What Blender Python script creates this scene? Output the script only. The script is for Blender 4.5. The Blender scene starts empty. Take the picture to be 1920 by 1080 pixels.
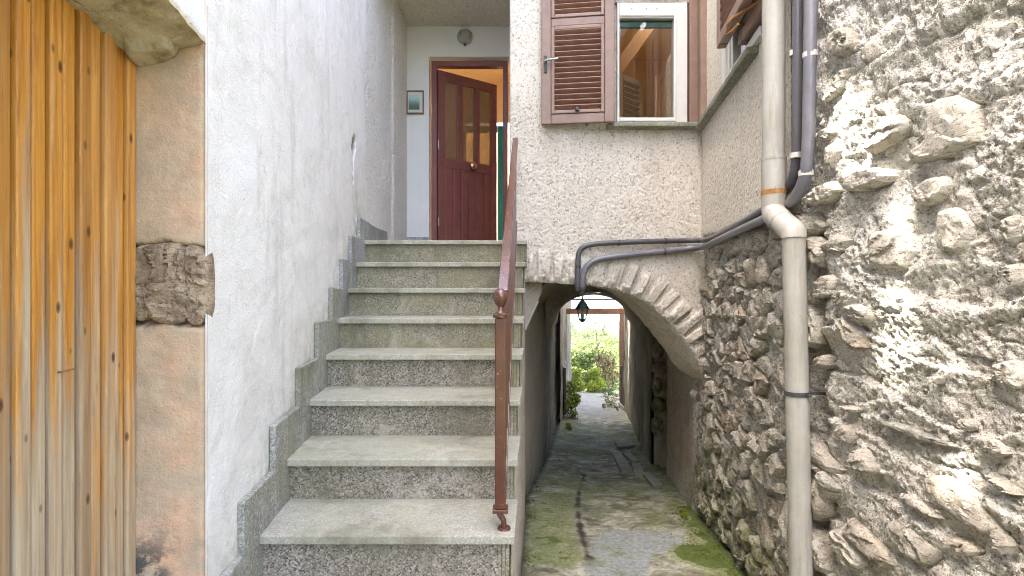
import bpy, math, random
import numpy as np
from mathutils import Vector, Matrix
random.seed(7); rng = np.random.default_rng(11)
R = math.radians
scn = bpy.context.scene
COL = scn.collection
# ---------------------------------------------------------------- camera
F = 964.0                                   # focal length in photo pixels (1920 wide)
cd = bpy.data.cameras.new('camera'); cam = bpy.data.objects.new('camera', cd); COL.objects.link(cam)
cam.location = (0, 0, 0); cam.rotation_euler = (R(90), 0, 0)
cd.sensor_width = 36; cd.lens = 36 * F / 1920; cd.clip_start = .05; cd.clip_end = 9000
scn.camera = cam
# ---------------------------------------------------------------- world, sun, exposure
SUN_DIR = Vector((.45, .25, -.86)).normalized()
w = bpy.data.worlds.new('World'); scn.world = w; w.use_nodes = True
wn = w.node_tree; wn.nodes.clear()
sky = wn.nodes.new('ShaderNodeTexSky'); sky.sky_type = 'NISHITA'; sky.sun_disc = False
sky.sun_elevation = math.asin(-SUN_DIR.z); sky.sun_rotation = math.atan2(-SUN_DIR.x, -SUN_DIR.y)
sky.air_density = .68; sky.dust_density = 5.0; sky.ozone_density = 0.0
bg = wn.nodes.new('ShaderNodeBackground'); bg.inputs[1].default_value = .15
wo = wn.nodes.new('ShaderNodeOutputWorld')
wn.links.new(sky.outputs[0], bg.inputs[0]); wn.links.new(bg.outputs[0], wo.inputs[0])
sl = bpy.data.lights.new('sun', 'SUN'); sl.energy = 2.4; sl.angle = R(.5); sl.color = (1, .95, .86)
so = bpy.data.objects.new('sun', sl); COL.objects.link(so)
so.rotation_euler = SUN_DIR.to_track_quat('-Z', 'Y').to_euler(); so.location = (-3, -2, 8)
vs = scn.view_settings; vs.view_transform = 'Standard'; vs.look = 'None'; vs.gamma = 1
vs.use_curve_mapping = False; vs.exposure = 3.68
cy = scn.cycles
cy.filter_width = 1.0; cy.max_bounces = 10; cy.diffuse_bounces = 8; cy.glossy_bounces = 4; cy.transmission_bounces = 6
cy.use_denoising = True; cy.denoising_prefilter = 'NONE'; cy.caustics_reflective = False; cy.caustics_refractive = False
# ---------------------------------------------------------------- helpers
def P(px, py, y):
    return ((px - 960) / F * y, y, (540 - py) / F * y)

def h3(ix, iy, iz, s):
    a = ix.astype(np.uint32) * np.uint32(374761393) + iy.astype(np.uint32) * np.uint32(668265263) \
        + iz.astype(np.uint32) * np.uint32(2147483647) + np.uint32((s * 974711 + 1013904223) & 0xffffffff)
    a = (a ^ (a >> np.uint32(13))) * np.uint32(1274126177)
    a = (a ^ (a >> np.uint32(15))) * np.uint32(2246822519)
    a = a ^ (a >> np.uint32(16))
    return a.astype(np.float64) / 4294967295.0

def vn(x, y, z, s=0):
    x, y, z = np.broadcast_arrays(np.asarray(x, float), np.asarray(y, float), np.asarray(z, float))
    fx, fy, fz = np.floor(x), np.floor(y), np.floor(z)
    ix, iy, iz = fx.astype(np.int64), fy.astype(np.int64), fz.astype(np.int64)
    tx, ty, tz = x - fx, y - fy, z - fz
    tx, ty, tz = tx*tx*(3-2*tx), ty*ty*(3-2*ty), tz*tz*(3-2*tz)
    o = 0
    for a in (0, 1):
        for b in (0, 1):
            for c in (0, 1):
                o = o + h3(ix+a, iy+b, iz+c, s) * (tx if a else 1-tx) * (ty if b else 1-ty) * (tz if c else 1-tz)
    return o

def fbm(x, y, z, s=0, oc=4, g=.5):
    o = 0; am = 1; t = 0; f = 1
    for k in range(oc):
        o = o + am * vn(np.asarray(x)*f, np.asarray(y)*f, np.asarray(z)*f, s+k*17); t += am; am *= g; f *= 2.03
    return o / t - .5
def sstep(a, b, x):
    t = np.clip((np.asarray(x, float)-a)/(b-a), 0, 1); return t*t*(3-2*t)

def link(name, me, mat=None, parent=None, smooth=True):
    o = bpy.data.objects.new(name, me); COL.objects.link(o)
    if mat: me.materials.append(mat)
    if parent: o.parent = parent
    if smooth and len(me.polygons):
        me.polygons.foreach_set('use_smooth', [True]*len(me.polygons))
    return o
def mesh(name, v, f, mat=None, parent=None, smooth=False, attrs=None):
    me = bpy.data.meshes.new(name)
    me.from_pydata([tuple(map(float, p)) for p in v], [], f); me.update()
    if attrs:
        for k, a in attrs.items():
            at = me.attributes.new(k, 'FLOAT', 'POINT'); at.data.foreach_set('value', np.asarray(a, np.float32).ravel())
    return link(name, me, mat, parent, smooth)
def grid(name, G, mat, parent=None, attrs=None, flip=False, smooth=True, hole=None):
    nu, nv, _ = G.shape
    me = bpy.data.meshes.new(name)
    me.vertices.add(nu*nv); me.vertices.foreach_set('co', G.astype(np.float32).ravel())
    i = np.arange(nu*nv).reshape(nu, nv)
    q = np.stack([i[:-1, :-1], i[1:, :-1], i[1:, 1:], i[:-1, 1:]], -1).reshape(-1, 4)
    if hole is not None: q = q[~hole(G.reshape(-1, 3)[q].mean(1))]
    if flip: q = q[:, ::-1]
    n = len(q)
    me.loops.add(n*4); me.loops.foreach_set('vertex_index', q.astype(np.int32).ravel())
    me.polygons.add(n); me.polygons.foreach_set('loop_start', (np.arange(n)*4).astype(np.int32))
    me.polygons.foreach_set('use_smooth', np.full(n, smooth))
    me.update(calc_edges=True); me.validate()
    if attrs:
        for k, a in attrs.items():
            at = me.attributes.new(k, 'FLOAT', 'POINT'); at.data.foreach_set('value', np.asarray(a, np.float32).ravel())
    return link(name, me, mat, parent, smooth)
def tag(o, label, cat, group=None, kind=None):
    if label: o['label'] = label
    if cat: o['category'] = cat
    if group: o['group'] = group
    if kind: o['kind'] = kind
    return o
def thing(name, label, cat, loc=(0, 0, 0), group=None):
    o = bpy.data.objects.new(name, None); COL.objects.link(o); o.empty_display_size = .1
    o.location = loc
    return tag(o, label, cat, group)

class MB:
    """collects shapes into one mesh"""
    def __init__(s): s.v = []; s.f = []
    def add(s, v, f):
        n = len(s.v); s.v += [tuple(p) for p in v]; s.f += [tuple(i+n for i in q) for q in f]; return s
    def box(s, a, b, M=None):
        x0, y0, z0 = a; x1, y1, z1 = b
        v = [(x0,y0,z0),(x1,y0,z0),(x1,y1,z0),(x0,y1,z0),(x0,y0,z1),(x1,y0,z1),(x1,y1,z1),(x0,y1,z1)]
        if M is not None: v = [tuple(M @ Vector(p)) for p in v]
        return s.add(v, [(3,2,1,0),(4,5,6,7),(0,1,5,4),(1,2,6,5),(2,3,7,6),(3,0,4,7)])
    def prism(s, bot, top):
        n = len(bot)
        return s.add(list(bot)+list(top), [tuple(range(n))[::-1], tuple(range(n, 2*n))] +
                     [(i, (i+1) % n, n+(i+1) % n, n+i) for i in range(n)])
    def tube(s, pts, r, n=12, caps=True):
        pts = [Vector(p) for p in pts]; rs = r if hasattr(r, '__len__') else [r]*len(pts)
        rings = []; up = None
        for i, p in enumerate(pts):
            d = (pts[min(i+1, len(pts)-1)] - pts[max(i-1, 0)]).normalized()
            if up is None: up = Vector((0, 0, 1)) if abs(d.z) < .9 else Vector((1, 0, 0))
            a = d.cross(up).normalized(); b = a.cross(d).normalized(); up = b
            rings.append([p + (a*math.cos(t)+b*math.sin(t))*rs[i] for t in [2*math.pi*k/n for k in range(n)]])
        v = [q for g in rings for q in g]; f = []
        for i in range(len(pts)-1):
            for k in range(n):
                f.append((i*n+k, i*n+(k+1) % n, (i+1)*n+(k+1) % n, (i+1)*n+k))
        if caps: f += [tuple(range(n))[::-1], tuple(range((len(pts)-1)*n, len(pts)*n))]
        return s.add(v, f)
    def lathe(s, c, prof, n=20, M=None):
        """prof: (radius, z)"""
        v = []; f = []
        for r, z in prof:
            for k in range(n):
                t = 2*math.pi*k/n; p = Vector((r*math.cos(t), r*math.sin(t), z))
                if M is not None: p = M @ p
                v.append(tuple(p+Vector(c)))
        for i in range(len(prof)-1):
            for k in range(n): f.append((i*n+k, i*n+(k+1) % n, (i+1)*n+(k+1) % n, (i+1)*n+k))
        f += [tuple(range(n))[::-1], tuple(range((len(prof)-1)*n, len(prof)*n))]
        return s.add(v, f)
    def build(s, name, mat, parent=None, smooth=False, bevel=0, seg=2):
        me = bpy.data.meshes.new(name); me.from_pydata([tuple(map(float, p)) for p in s.v], [], s.f); me.update()
        o = link(name, me, mat, parent, smooth)
        if smooth:
            try: me.set_sharp_from_angle(angle=R(40))
            except Exception: pass
        if bevel:
            m = o.modifiers.new('bevel', 'BEVEL'); m.width = bevel; m.segments = seg; m.limit_method = 'ANGLE'
        return o
# ---------------------------------------------------------------- materials
class N:
    def __init__(s, name):
        s.m = bpy.data.materials.new(name); s.m.use_nodes = True; s.t = s.m.node_tree
        s.b = s.t.nodes['Principled BSDF']; s.co = s.t.nodes.new('ShaderNodeTexCoord').outputs['Object']
    def L(s, a, b): s.t.links.new(a, b)
    def set(s, inp, v):
        if hasattr(v, 'is_output'): s.L(v, inp)
        else:
            if hasattr(inp.default_value, '__len__') and not hasattr(v, '__len__'): v = (v, v, v, 1)
            if hasattr(v, '__len__') and len(v) == 3 and len(inp.default_value) == 4: v = (*v, 1)
            inp.default_value = v
    def map(s, sc=(1, 1, 1), rot=(0, 0, 0), loc=(0, 0, 0)):
        n = s.t.nodes.new('ShaderNodeMapping'); n.inputs['Scale'].default_value = sc
        n.inputs['Rotation'].default_value = rot; n.inputs['Location'].default_value = loc
        s.L(s.co, n.inputs['Vector']); return n.outputs[0]
    def noise(s, sc, det=4, rough=.55, vec=None, dist=0):
        n = s.t.nodes.new('ShaderNodeTexNoise'); n.inputs['Scale'].default_value = sc
        n.inputs['Detail'].default_value = det; n.inputs['Roughness'].default_value = rough
        n.inputs['Distortion'].default_value = dist
        s.L(vec or s.co, n.inputs['Vector']); return n.outputs['Fac']
    def vor(s, sc, feat='F1', out='Distance', vec=None, rnd=1):
        n = s.t.nodes.new('ShaderNodeTexVoronoi'); n.feature = feat; n.inputs['Scale'].default_value = sc
        n.inputs['Randomness'].default_value = rnd
        s.L(vec or s.co, n.inputs['Vector']); return n.outputs[out]
    def ramp(s, f, stops, interp='LINEAR'):
        n = s.t.nodes.new('ShaderNodeValToRGB'); r = n.color_ramp; r.interpolation = interp
        while len(r.elements) < len(stops): r.elements.new(.5)
        for e, (p, c) in zip(r.elements, stops):
            e.position = p; e.color = (c, c, c, 1) if not hasattr(c, '__len__') else (*c, 1)
        s.L(f, n.inputs[0]); return n.outputs[0]
    def mix(s, f, a, b, mode='MIX'):
        n = s.t.nodes.new('ShaderNodeMix'); n.data_type = 'RGBA'; n.blend_type = mode
        s.set(n.inputs[0], f); s.set(n.inputs[6], a); s.set(n.inputs[7], b); return n.outputs[2]
    def math(s, op, a, b=0, clamp=False):
        n = s.t.nodes.new('ShaderNodeMath'); n.operation = op; n.use_clamp = clamp
        s.set(n.inputs[0], a); s.set(n.inputs[1], b); return n.outputs[0]
    def attr(s, name):
        n = s.t.nodes.new('ShaderNodeAttribute'); n.attribute_name = name; return n.outputs['Fac']
    def sep(s, ax):
        n = s.t.nodes.new('ShaderNodeSeparateXYZ'); s.L(s.co, n.inputs[0]); return n.outputs[ax]
    def bump(s, h, st=.5, d=.01, prev=None):
        n = s.t.nodes.new('ShaderNodeBump'); n.inputs['Strength'].default_value = st; n.inputs['Distance'].default_value = d
        s.set(n.inputs['Height'], h)
        if prev: s.L(prev, n.inputs['Normal'])
        return n.outputs[0]
    def obj_random(s):
        return s.t.nodes.new('ShaderNodeObjectInfo').outputs['Random']
    def done(s, col, rough=.8, nrm=None, spec=.3, metal=0):
        s.set(s.b.inputs['Base Color'], col); s.set(s.b.inputs['Roughness'], rough)
        s.b.inputs['Specular IOR Level'].default_value = spec; s.b.inputs['Metallic'].default_value = metal
        if nrm: s.L(nrm, s.b.inputs['Normal'])
        return s.m
MAT = {}
def m_stucco(name, c0, c1, pit, sc=38, d=.012, st=.9, stain=None):
    n = N(name)
    big = n.noise(1.7, 4, .6); c = n.mix(n.ramp(big, [(.3, 0), (.7, 1)]), c0, c1)
    v = n.noise(sc, 3, .6); v2 = n.noise(sc*2.7, 3, .6)
    hgt = n.math('ADD', n.math('MULTIPLY', v, .65), n.math('MULTIPLY', v2, .35))
    c = n.mix(n.ramp(hgt, [(.37, .9), (.45, 0)]), c, pit)  # pit shade put into the colour at the low points
    c = n.mix(n.ramp(n.noise(sc*.55, 3, .7), [(.33, .65), (.41, 0)]), c, pit)
    c = n.mix(n.ramp(n.noise(sc*1.6, 2, .5), [(.60, 0), (.70, .5)]), c, tuple(min(.9, x*1.22) for x in c1))
    c = n.mix(n.ramp(n.noise(2.6, 6, .7, n.map((3.2, 3.2, .8))), [(.55, 0), (.72, .35)]), c, tuple(x*.62 for x in c0))
    if stain is not None:
        c = n.mix(n.math('MULTIPLY', n.attr('stain'), n.ramp(n.noise(9, 5, .7), [(.3, .35), (.6, 1)])), c, stain)
    return n.done(c, .92, n.bump(n.ramp(hgt, [(.25, 0), (.75, 1)]), st, d), .12)
MAT['stucco'] = m_stucco('rough_stucco', (.60, .545, .455), (.68, .625, .54), (.24, .20, .15), sc=62, d=.007, st=.6, stain=(.40, .335, .255))
MAT['stucco_pale'] = m_stucco('rough_stucco_pale', (.74, .71, .65), (.80, .77, .71), (.52, .48, .42), sc=60, d=.010, stain=(.36, .3, .22))
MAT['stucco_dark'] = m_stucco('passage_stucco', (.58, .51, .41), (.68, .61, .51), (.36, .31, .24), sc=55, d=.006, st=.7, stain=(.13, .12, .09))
def m_plaster():
    n = N('white_plaster')
    c = n.mix(n.ramp(n.noise(1.4, 5, .6), [(.3, 0), (.7, 1)]), (.77, .75, .705), (.83, .815, .775))
    c = n.mix(n.ramp(n.noise(3.3, 7, .74, None, .8), [(.50, 0), (.68, .5)]), c, (.56, .53, .455))
    c = n.mix(n.ramp(n.noise(11, 7, .8), [(.58, 0), (.68, .45)]), c, (.47, .445, .38))
    sv = n.map((9, 9, .9)); st = n.ramp(n.noise(1.6, 6, .7, sv), [(.52, 0), (.72, 1)])
    mask = n.attr('stain')
    c = n.mix(n.math('MULTIPLY', st, n.math('MULTIPLY', mask, .55)), c, (.40, .38, .33))
    sp = n.ramp(n.noise(55, 4, .75), [(.66, 0), (.72, 1)])
    c = n.mix(n.math('MULTIPLY', sp, n.math('ADD', n.math('MULTIPLY', mask, .8), .22)), c, (.2, .19, .16))
    c = n.mix(n.math('MULTIPLY', n.attr('moss'), n.ramp(n.noise(14, 5, .7), [(.35, 0), (.65, .8)])), c, (.30, .30, .14))
    c = n.mix(n.attr('break'), c, n.ramp(n.noise(40, 5, .7), [(.35, (.07, .055, .04)), (.65, (.30, .22, .15))]))
    h = n.math('ADD', n.math('MULTIPLY', n.noise(26, 5, .6), .7), n.math('MULTIPLY', n.noise(120, 3, .6), .5))
    return n.done(c, .9, n.bump(h, .55, .012), .12)
MAT['plaster'] = m_plaster()
def m_jamb():
    n = N('peach_plaster')
    c = n.ramp(n.noise(5, 5, .6), [(.3, (.45, .35, .23)), (.5, (.54, .42, .28)), (.72, (.63, .46, .30))])
    c = n.mix(n.math('MULTIPLY', n.attr('peach'), n.ramp(n.noise(12, 4, .6), [(.40, 0), (.66, .8)])), c, (.68, .41, .25))
    c = n.mix(n.math('MULTIPLY', n.attr('stain'), n.ramp(n.noise(16, 6, .75), [(.42, 0), (.55, 1)])), c, (.10, .095, .08))
    c = n.mix(n.attr('break'), c, n.ramp(n.noise(24, 6, .75), [(.3, (.07, .05, .035)), (.5, (.26, .18, .11)), (.7, (.40, .30, .19))]))
    ck = n.ramp(n.vor(7, 'DISTANCE_TO_EDGE', 'Distance', n.map((1, 1, .7))), [(0, 1), (.006, 0)])
    c = n.mix(n.math('MULTIPLY', ck, .0), c, (.15, .1, .07))
    h = n.math('ADD', n.noise(30, 6, .65), n.math('MULTIPLY', n.noise(160, 3, .6), .35))
    return n.done(c, .92, n.bump(h, .6, .008), .12)
MAT['jamb'] = m_jamb()
def m_rock(name, cols, sc=9, d=.012, st=.8, moss=True, rnd=True):
    n = N(name)
    v = n.noise(sc, 9, .74, None, .6); fine = n.noise(95, 5, .78)
    c = n.ramp(v, [(.32, cols[0]), (.45, cols[1]), (.57, cols[2]), (.70, cols[3])])
    if rnd:
        r = n.obj_random()
        c = n.mix(n.ramp(r, [(0, .5), (.3, 0), (1, 0)]), c, (.36, .27, .19))
        c = n.mix(n.ramp(r, [(0, 0), (.3, 0), (.5, .45), (.52, 0), (1, 0)]), c, (.27, .285, .26))
        c = n.mix(n.ramp(r, [(0, 0), (.55, 0), (.8, .5), (.82, 0), (1, .4)]), c, (.52, .49, .42))
    a = n.t.nodes.new('ShaderNodeCombineXYZ'); a.inputs[0].default_value = .3
    strat = n.noise(3.4, 7, .74, n.map((7, 7, 26), (R(20), R(25), 0)), .5)
    c = n.mix(n.ramp(strat, [(.36, .7), (.45, 0)]), c, (.12, .10, .075))
    c = n.mix(n.ramp(fine, [(.37, .8), (.45, 0)]), c, (.13, .11, .085))
    c = n.mix(n.ramp(fine, [(.58, 0), (.68, .6)]), c, (.62, .59, .53))
    if moss:
        z = n.sep(2); mz = n.math('ADD', z, n.math('MULTIPLY', n.noise(3, 4, .6), 1.1))
        mk = n.ramp(n.math('MULTIPLY', mz, -1.0), [(.42, 0), (.85, 1)])
        c = n.mix(n.math('MULTIPLY', mk, n.ramp(n.noise(17, 7, .78), [(.42, 0), (.58, .85)])), c, (.125, .145, .04))
    h = n.math('ADD', n.math('MULTIPLY', v, .8), n.math('ADD', n.math('MULTIPLY', fine, .35), n.math('MULTIPLY', strat, .5)))
    return n.done(c, .9, n.bump(h, st, d), .15)
MAT['stone'] = m_rock('field_stone', [(.22, .19, .15), (.36, .325, .26), (.47, .43, .355), (.58, .545, .465)], 9, .016, 1.0)
MAT['stone_pale'] = m_rock('pale_stone', [(.38, .335, .265), (.50, .46, .38), (.60, .56, .48), (.70, .67, .59)], 7, .014, .9, True)
MAT['stone_brown'] = m_rock('broken_stone', [(.17, .12, .075), (.38, .28, .18), (.54, .42, .285), (.68, .57, .42)], 13, .016, 1.0, False, False)
def m_mortar():
    n = N('lime_mortar')
    v = n.noise(24, 8, .72); v2 = n.noise(120, 4, .75); v3 = n.noise(60, 3, .7)
    c = n.ramp(n.noise(3.1, 5, .65), [(.3, (.49, .46, .40)), (.5, (.59, .56, .495)), (.7, (.69, .665, .60))])
    c = n.mix(n.ramp(v3, [(.55, 0), (.68, .7)]), c, (.66, .63, .56))
    c = n.mix(n.ramp(v2, [(.36, .95), (.45, 0)]), c, (.22, .195, .155))
    c = n.mix(n.ramp(v3, [(.34, .6), (.43, 0)]), c, (.28, .245, .19))
    c = n.mix(n.ramp(v, [(.36, .6), (.46, 0)]), c, (.24, .205, .155))
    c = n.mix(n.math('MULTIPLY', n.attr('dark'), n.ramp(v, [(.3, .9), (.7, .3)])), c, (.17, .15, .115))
    c = n.mix(n.math('MULTIPLY', n.attr('orange'), n.ramp(n.noise(5, 6, .75), [(.44, 0), (.60, .8)])), c, (.52, .34, .19))
    c = n.mix(n.math('MULTIPLY', n.attr('green'), n.ramp(n.noise(15, 7, .78), [(.40, 0), (.56, .9)])), c, (.12, .14, .035))
    h = n.math('ADD', n.math('MULTIPLY', v, .6), n.math('ADD', n.math('MULTIPLY', v2, .5), n.math('MULTIPLY', v3, .5)))
    return n.done(c, .95, n.bump(h, 1.0, .012), .1)
MAT['mortar'] = m_mortar()
def m_passage(name, a, b, c_):
    n = N(name)
    v = n.noise(2.4, 6, .7, n.map((1.3, 1.3, .7))); c = n.ramp(v, [(.32, a), (.5, b), (.68, c_)])
    wv = n.noise(9, 5, .8, n.map((3, 3, .5)))
    c = n.mix(n.ramp(wv, [(.66, 0), (.72, .7)]), c, tuple(min(.9, x*1.5) for x in c_))
    h = n.math('ADD', n.noise(9, 6, .7), n.math('MULTIPLY', n.noise(60, 4, .7), .4))
    return n.done(c, .92, n.bump(h, .9, .02), .12)
MAT['passage'] = m_passage('passage_render', (.22, .195, .15), (.38, .345, .28), (.52, .48, .41))
MAT['vault'] = m_passage('vault_render', (.36, .31, .24), (.50, .44, .35), (.64, .58, .48))
def m_granite(name, dark, lite, sc, moss, mossc, bumpd=.002, rough=.6):
    n = N(name)
    v = n.vor(sc, 'F1', 'Color'); g = n.t.nodes.new('ShaderNodeSeparateColor'); n.L(v, g.inputs[0])
    sp = n.math('ADD', n.math('MULTIPLY', g.outputs[0], .65), n.math('MULTIPLY', n.noise(sc*.55, 3, .7), .35))
    c = n.ramp(sp, [(.18, dark), (.42, tuple((x+y)*.42 for x, y in zip(dark, lite))), (.62, tuple((x+y)*.5 for x, y in zip(dark, lite))), (.85, lite)])
    m = n.noise(3.1, 5, .65, n.map((1, 1, 1.6)))
    c = n.mix(n.math('MULTIPLY', n.ramp(m, [(.38, 0), (.66, 1)]), moss), c, mossc)
    sk_ = n.noise(1.0, 6, .72, n.map((17, 17, 1.6))); c = n.mix(n.ramp(sk_, [(.50, 0), (.66, .5)]), c, tuple(x*.55+y*.15 for x, y in zip(mossc, dark)))
    b_ = n.noise(6, 7, .72, None, .6); c = n.mix(n.ramp(b_, [(.53, 0), (.64, .35)]), c, tuple(min(.8, x*1.15) for x in lite))
    d = n.noise(2.6, 6, .68); c = n.mix(n.ramp(d, [(.34, .65), (.48, 0)]), c, (.15, .14, .085))
    return n.done(c, rough, n.bump(sp, .4, bumpd), .35)
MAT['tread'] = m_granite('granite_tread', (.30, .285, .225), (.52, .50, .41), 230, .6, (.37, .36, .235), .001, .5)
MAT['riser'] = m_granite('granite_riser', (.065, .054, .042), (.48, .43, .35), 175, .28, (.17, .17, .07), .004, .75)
MAT['riser_mossy'] = m_granite('granite_riser_mossy', (.10, .09, .062), (.46, .42, .32), 175, .85, (.26, .24, .13), .004, .75)
MAT['skirt'] = m_granite('granite_skirting', (.15, .145, .13), (.50, .49, .45), 170, .5, (.29, .295, .16), .002, .6)
MAT['skirt_blue'] = m_granite('granite_skirting_grey', (.17, .172, .17), (.52, .525, .52), 170, .1, (.3, .3, .2), .002, .6)
def m_wood():
    n = N('weathered_pine')
    r = n.obj_random()
    off = n.t.nodes.new('ShaderNodeCombineXYZ'); n.L(n.math('MULTIPLY', r, 37), off.inputs[2]); n.L(n.math('MULTIPLY', r, 11), off.inputs[1])
    va = n.t.nodes.new('ShaderNodeVectorMath'); n.L(n.co, va.inputs[0]); n.L(off.outputs[0], va.inputs[1])
    def mp(sc):
        q = n.t.nodes.new('ShaderNodeMapping'); q.inputs['Scale'].default_value = sc; n.L(va.outputs[0], q.inputs[0]); return q.outputs[0]
    gr = n.noise(1, 7, .68, mp((60, 60, 2.2)), .7)
    c = n.ramp(gr, [(.25, (.24, .085, .014)), (.42, (.46, .19, .028)), (.58, (.60, .275, .045)), (.76, (.70, .40, .10))])
    z = n.sep(2); y = n.sep(1)
    g = n.noise(1, 5, .65, mp((22, 22, 1.1)))
    lo = n.math('ADD', n.math('MULTIPLY', z, -.34), n.math('MULTIPLY', y, -.42))
    f = n.ramp(n.math('ADD', n.math('ADD', lo, .49), n.math('MULTIPLY', g, 1.15)), [(.52, 0), (.72, .92)])
    grey = n.ramp(gr, [(.3, (.30, .225, .135)), (.55, (.48, .39, .26)), (.75, (.62, .54, .40))])
    c = n.mix(f, c, grey)
    kn = n.vor(1, 'F1', 'Distance', mp((17, 17, 8)))
    c = n.mix(n.ramp(r, [(0, .45), (.35, 0), (1, 0)]), c, (.24, .11, .03)); c = n.mix(n.ramp(r, [(0, 0), (.7, 0), (1, .3)]), c, (.55, .42, .25))
    sp = n.noise(1, 6, .8, mp((120, 120, 9))); c = n.mix(n.ramp(sp, [(.60, 0), (.68, .6)]), c, (.14, .07, .025)); c = n.mix(n.ramp(sp, [(.30, .5), (.38, 0)]), c, (.66, .55, .38))
    c = n.mix(n.ramp(kn, [(.05, .95), (.11, .5), (.13, 0)]), c, (.075, .035, .014))
    return n.done(c, n.ramp(f, [(0, .42), (1, .8)]), n.bump(gr, .5, .003), .3)
MAT['wood'] = m_wood()
def m_paint(name, c, rough=.35, var=.12, spec=.4, metal=0, chip=None, sc=14, bumpd=.001):
    n = N(name)
    v = n.noise(sc, 5, .65)
    col = n.mix(n.ramp(v, [(.3, 0), (.7, 1)]), tuple(x*(1-var) for x in c), tuple(min(1, x*(1+var)) for x in c))
    if chip: col = n.mix(n.ramp(n.noise(sc*4, 5, .75), [(.63, 0), (.68, .8)]), col, chip)
    return n.done(col, rough, n.bump(n.noise(90, 3, .6), .25, bumpd), spec, metal)
MAT['maroon'] = m_paint('maroon_door_paint', (.20, .066, .054), .4)
MAT['shutter'] = m_paint('brown_shutter_paint', (.235, .152, .112), .42, .14, .4)
MAT['slat'] = m_paint('brown_slat_paint', (.24, .125, .085), .45)
MAT['slat_dark'] = m_paint('dark_slat_back', (.10, .055, .035), .6)
MAT['white'] = m_paint('white_window_paint', (.60, .585, .54), .35, .06)
MAT['teal'] = m_paint('teal_paint', (.012, .20, .195), .4)
MAT['peach_wall'] = m_paint('peach_room_wall', (.80, .63, .40), .9, .06, .1)
MAT['room_ochre'] = m_paint('ochre_room_wall', (.58, .39, .22), .9, .12, .1, sc=3)
MAT['yellow_ceiling'] = m_paint('cream_ceiling', (.80, .60, .32), .9, .05, .1)
MAT['porch'] = m_paint('porch_plaster', (.70, .69, .67), .9, .04, .1, sc=4, bumpd=.004)
MAT['pipe'] = m_paint('grey_pipe_plastic', (.36, .345, .30), .45, .10, .35, chip=(.30, .27, .21), sc=5)
n = N('weathered_pipe'); pc = n.ramp(n.noise(5, 6, .65), [(.3, (.30, .285, .24)), (.7, (.40, .385, .34))])
pc = n.mix(n.ramp(n.noise(7, 6, .72, n.map((5, 5, .5))), [(.5, 0), (.68, .6)]), pc, (.23, .195, .14))
pc = n.mix(n.ramp(n.noise(60, 5, .75), [(.64, 0), (.70, .7)]), pc, (.17, .14, .10))
MAT['pipe'] = n.done(pc, n.ramp(n.noise(9, 4, .6), [(.3, .35), (.7, .6)]), n.bump(n.noise(80, 4, .6), .3, .001), .4)
MAT['conduit'] = m_paint('grey_conduit', (.085, .082, .09), .32, .15, .4)
MAT['conduit_light'] = m_paint('light_grey_conduit', (.15, .147, .16), .3, .15, .45)
MAT['rust'] = m_paint('rust', (.30, .15, .055), .8, .3, .2, sc=40)
MAT['iron'] = m_paint('dark_iron', (.05, .05, .05), .5, .2)
MAT['green_metal'] = m_paint('dark_green_metal', (.02, .045, .04), .45, .2)
MAT['steel'] = m_paint('dull_steel', (.33, .33, .34), .35, .1, .5, .8)
MAT['rail'] = m_paint('brown_rail_paint', (.10, .034, .018), .22, .2, .9, chip=(.33, .27, .25), sc=18)
MAT['clip'] = m_paint('pale_clip', (.5, .48, .43), .6)
MAT['beam'] = m_paint('old_beam_wood', (.23, .14, .10), .8, .3, .2, sc=9)
MAT['plain_concrete'] = m_paint('old_concrete', (.40, .39, .33), .9, .25, .15, sc=9, bumpd=.01)
MAT['sillstone'] = m_granite('sill_stone', (.16, .16, .13), (.40, .39, .33), 120, .6, (.16, .17, .08), .003, .8)
MAT['brass'] = m_paint('brass_knob', (.55, .40, .2), .3, .1, .5, .9)
MAT['dark'] = m_paint('dark_void', (.03, .028, .025), .9)
MAT['curtain'] = m_paint('brown_curtain', (.56, .37, .20), .9, .1, .1, sc=3)
def m_glass(name, tint, rough, alpha_t):
    n = N(name); n.b.inputs['Transmission Weight'].default_value = alpha_t
    n.b.inputs['IOR'].default_value = 1.45
    return n.done(tint, rough, None, .5)
def m_pane(name, mixf, rough, tint, pattern=False):
    n = N(name); t = n.t; out = [x for x in t.nodes if x.type == 'OUTPUT_MATERIAL'][0]
    tr = t.nodes.new('ShaderNodeBsdfTransparent'); tr.inputs[0].default_value = (*tint, 1)
    gl = t.nodes.new('ShaderNodeBsdfGlossy'); gl.inputs['Roughness'].default_value = rough
    mx = t.nodes.new('ShaderNodeMixShader'); n.L(tr.outputs[0], mx.inputs[1]); n.L(gl.outputs[0], mx.inputs[2])
    if pattern:
        h = n.vor(55, 'F1', 'Distance', n.map((1, 1, 1)), .15)
        n.L(n.bump(h, .8, .01), gl.inputs['Normal'])
        tl = t.nodes.new('ShaderNodeBsdfTranslucent'); tl.inputs[0].default_value = (.30, .24, .16, 1)
        df = t.nodes.new('ShaderNodeMixShader'); df.inputs[0].default_value = .55
        n.L(tr.outputs[0], df.inputs[1]); n.L(tl.outputs[0], df.inputs[2]); n.L(df.outputs[0], mx.inputs[1])
    fr = t.nodes.new('ShaderNodeFresnel'); fr.inputs[0].default_value = 1.5
    n.L(n.math('ADD', fr.outputs[0], mixf), mx.inputs[0]); n.L(mx.outputs[0], out.inputs[0]); return n.m
MAT['pane'] = m_pane('window_glass', .015, .02, (.9, .88, .84))
MAT['patterned'] = m_pane('patterned_glass', .06, .25, (.50, .41, .29), True)
MAT['lamp_glass'] = m_glass('lamp_glass', (.75, .72, .62), .35, .6)
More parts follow.
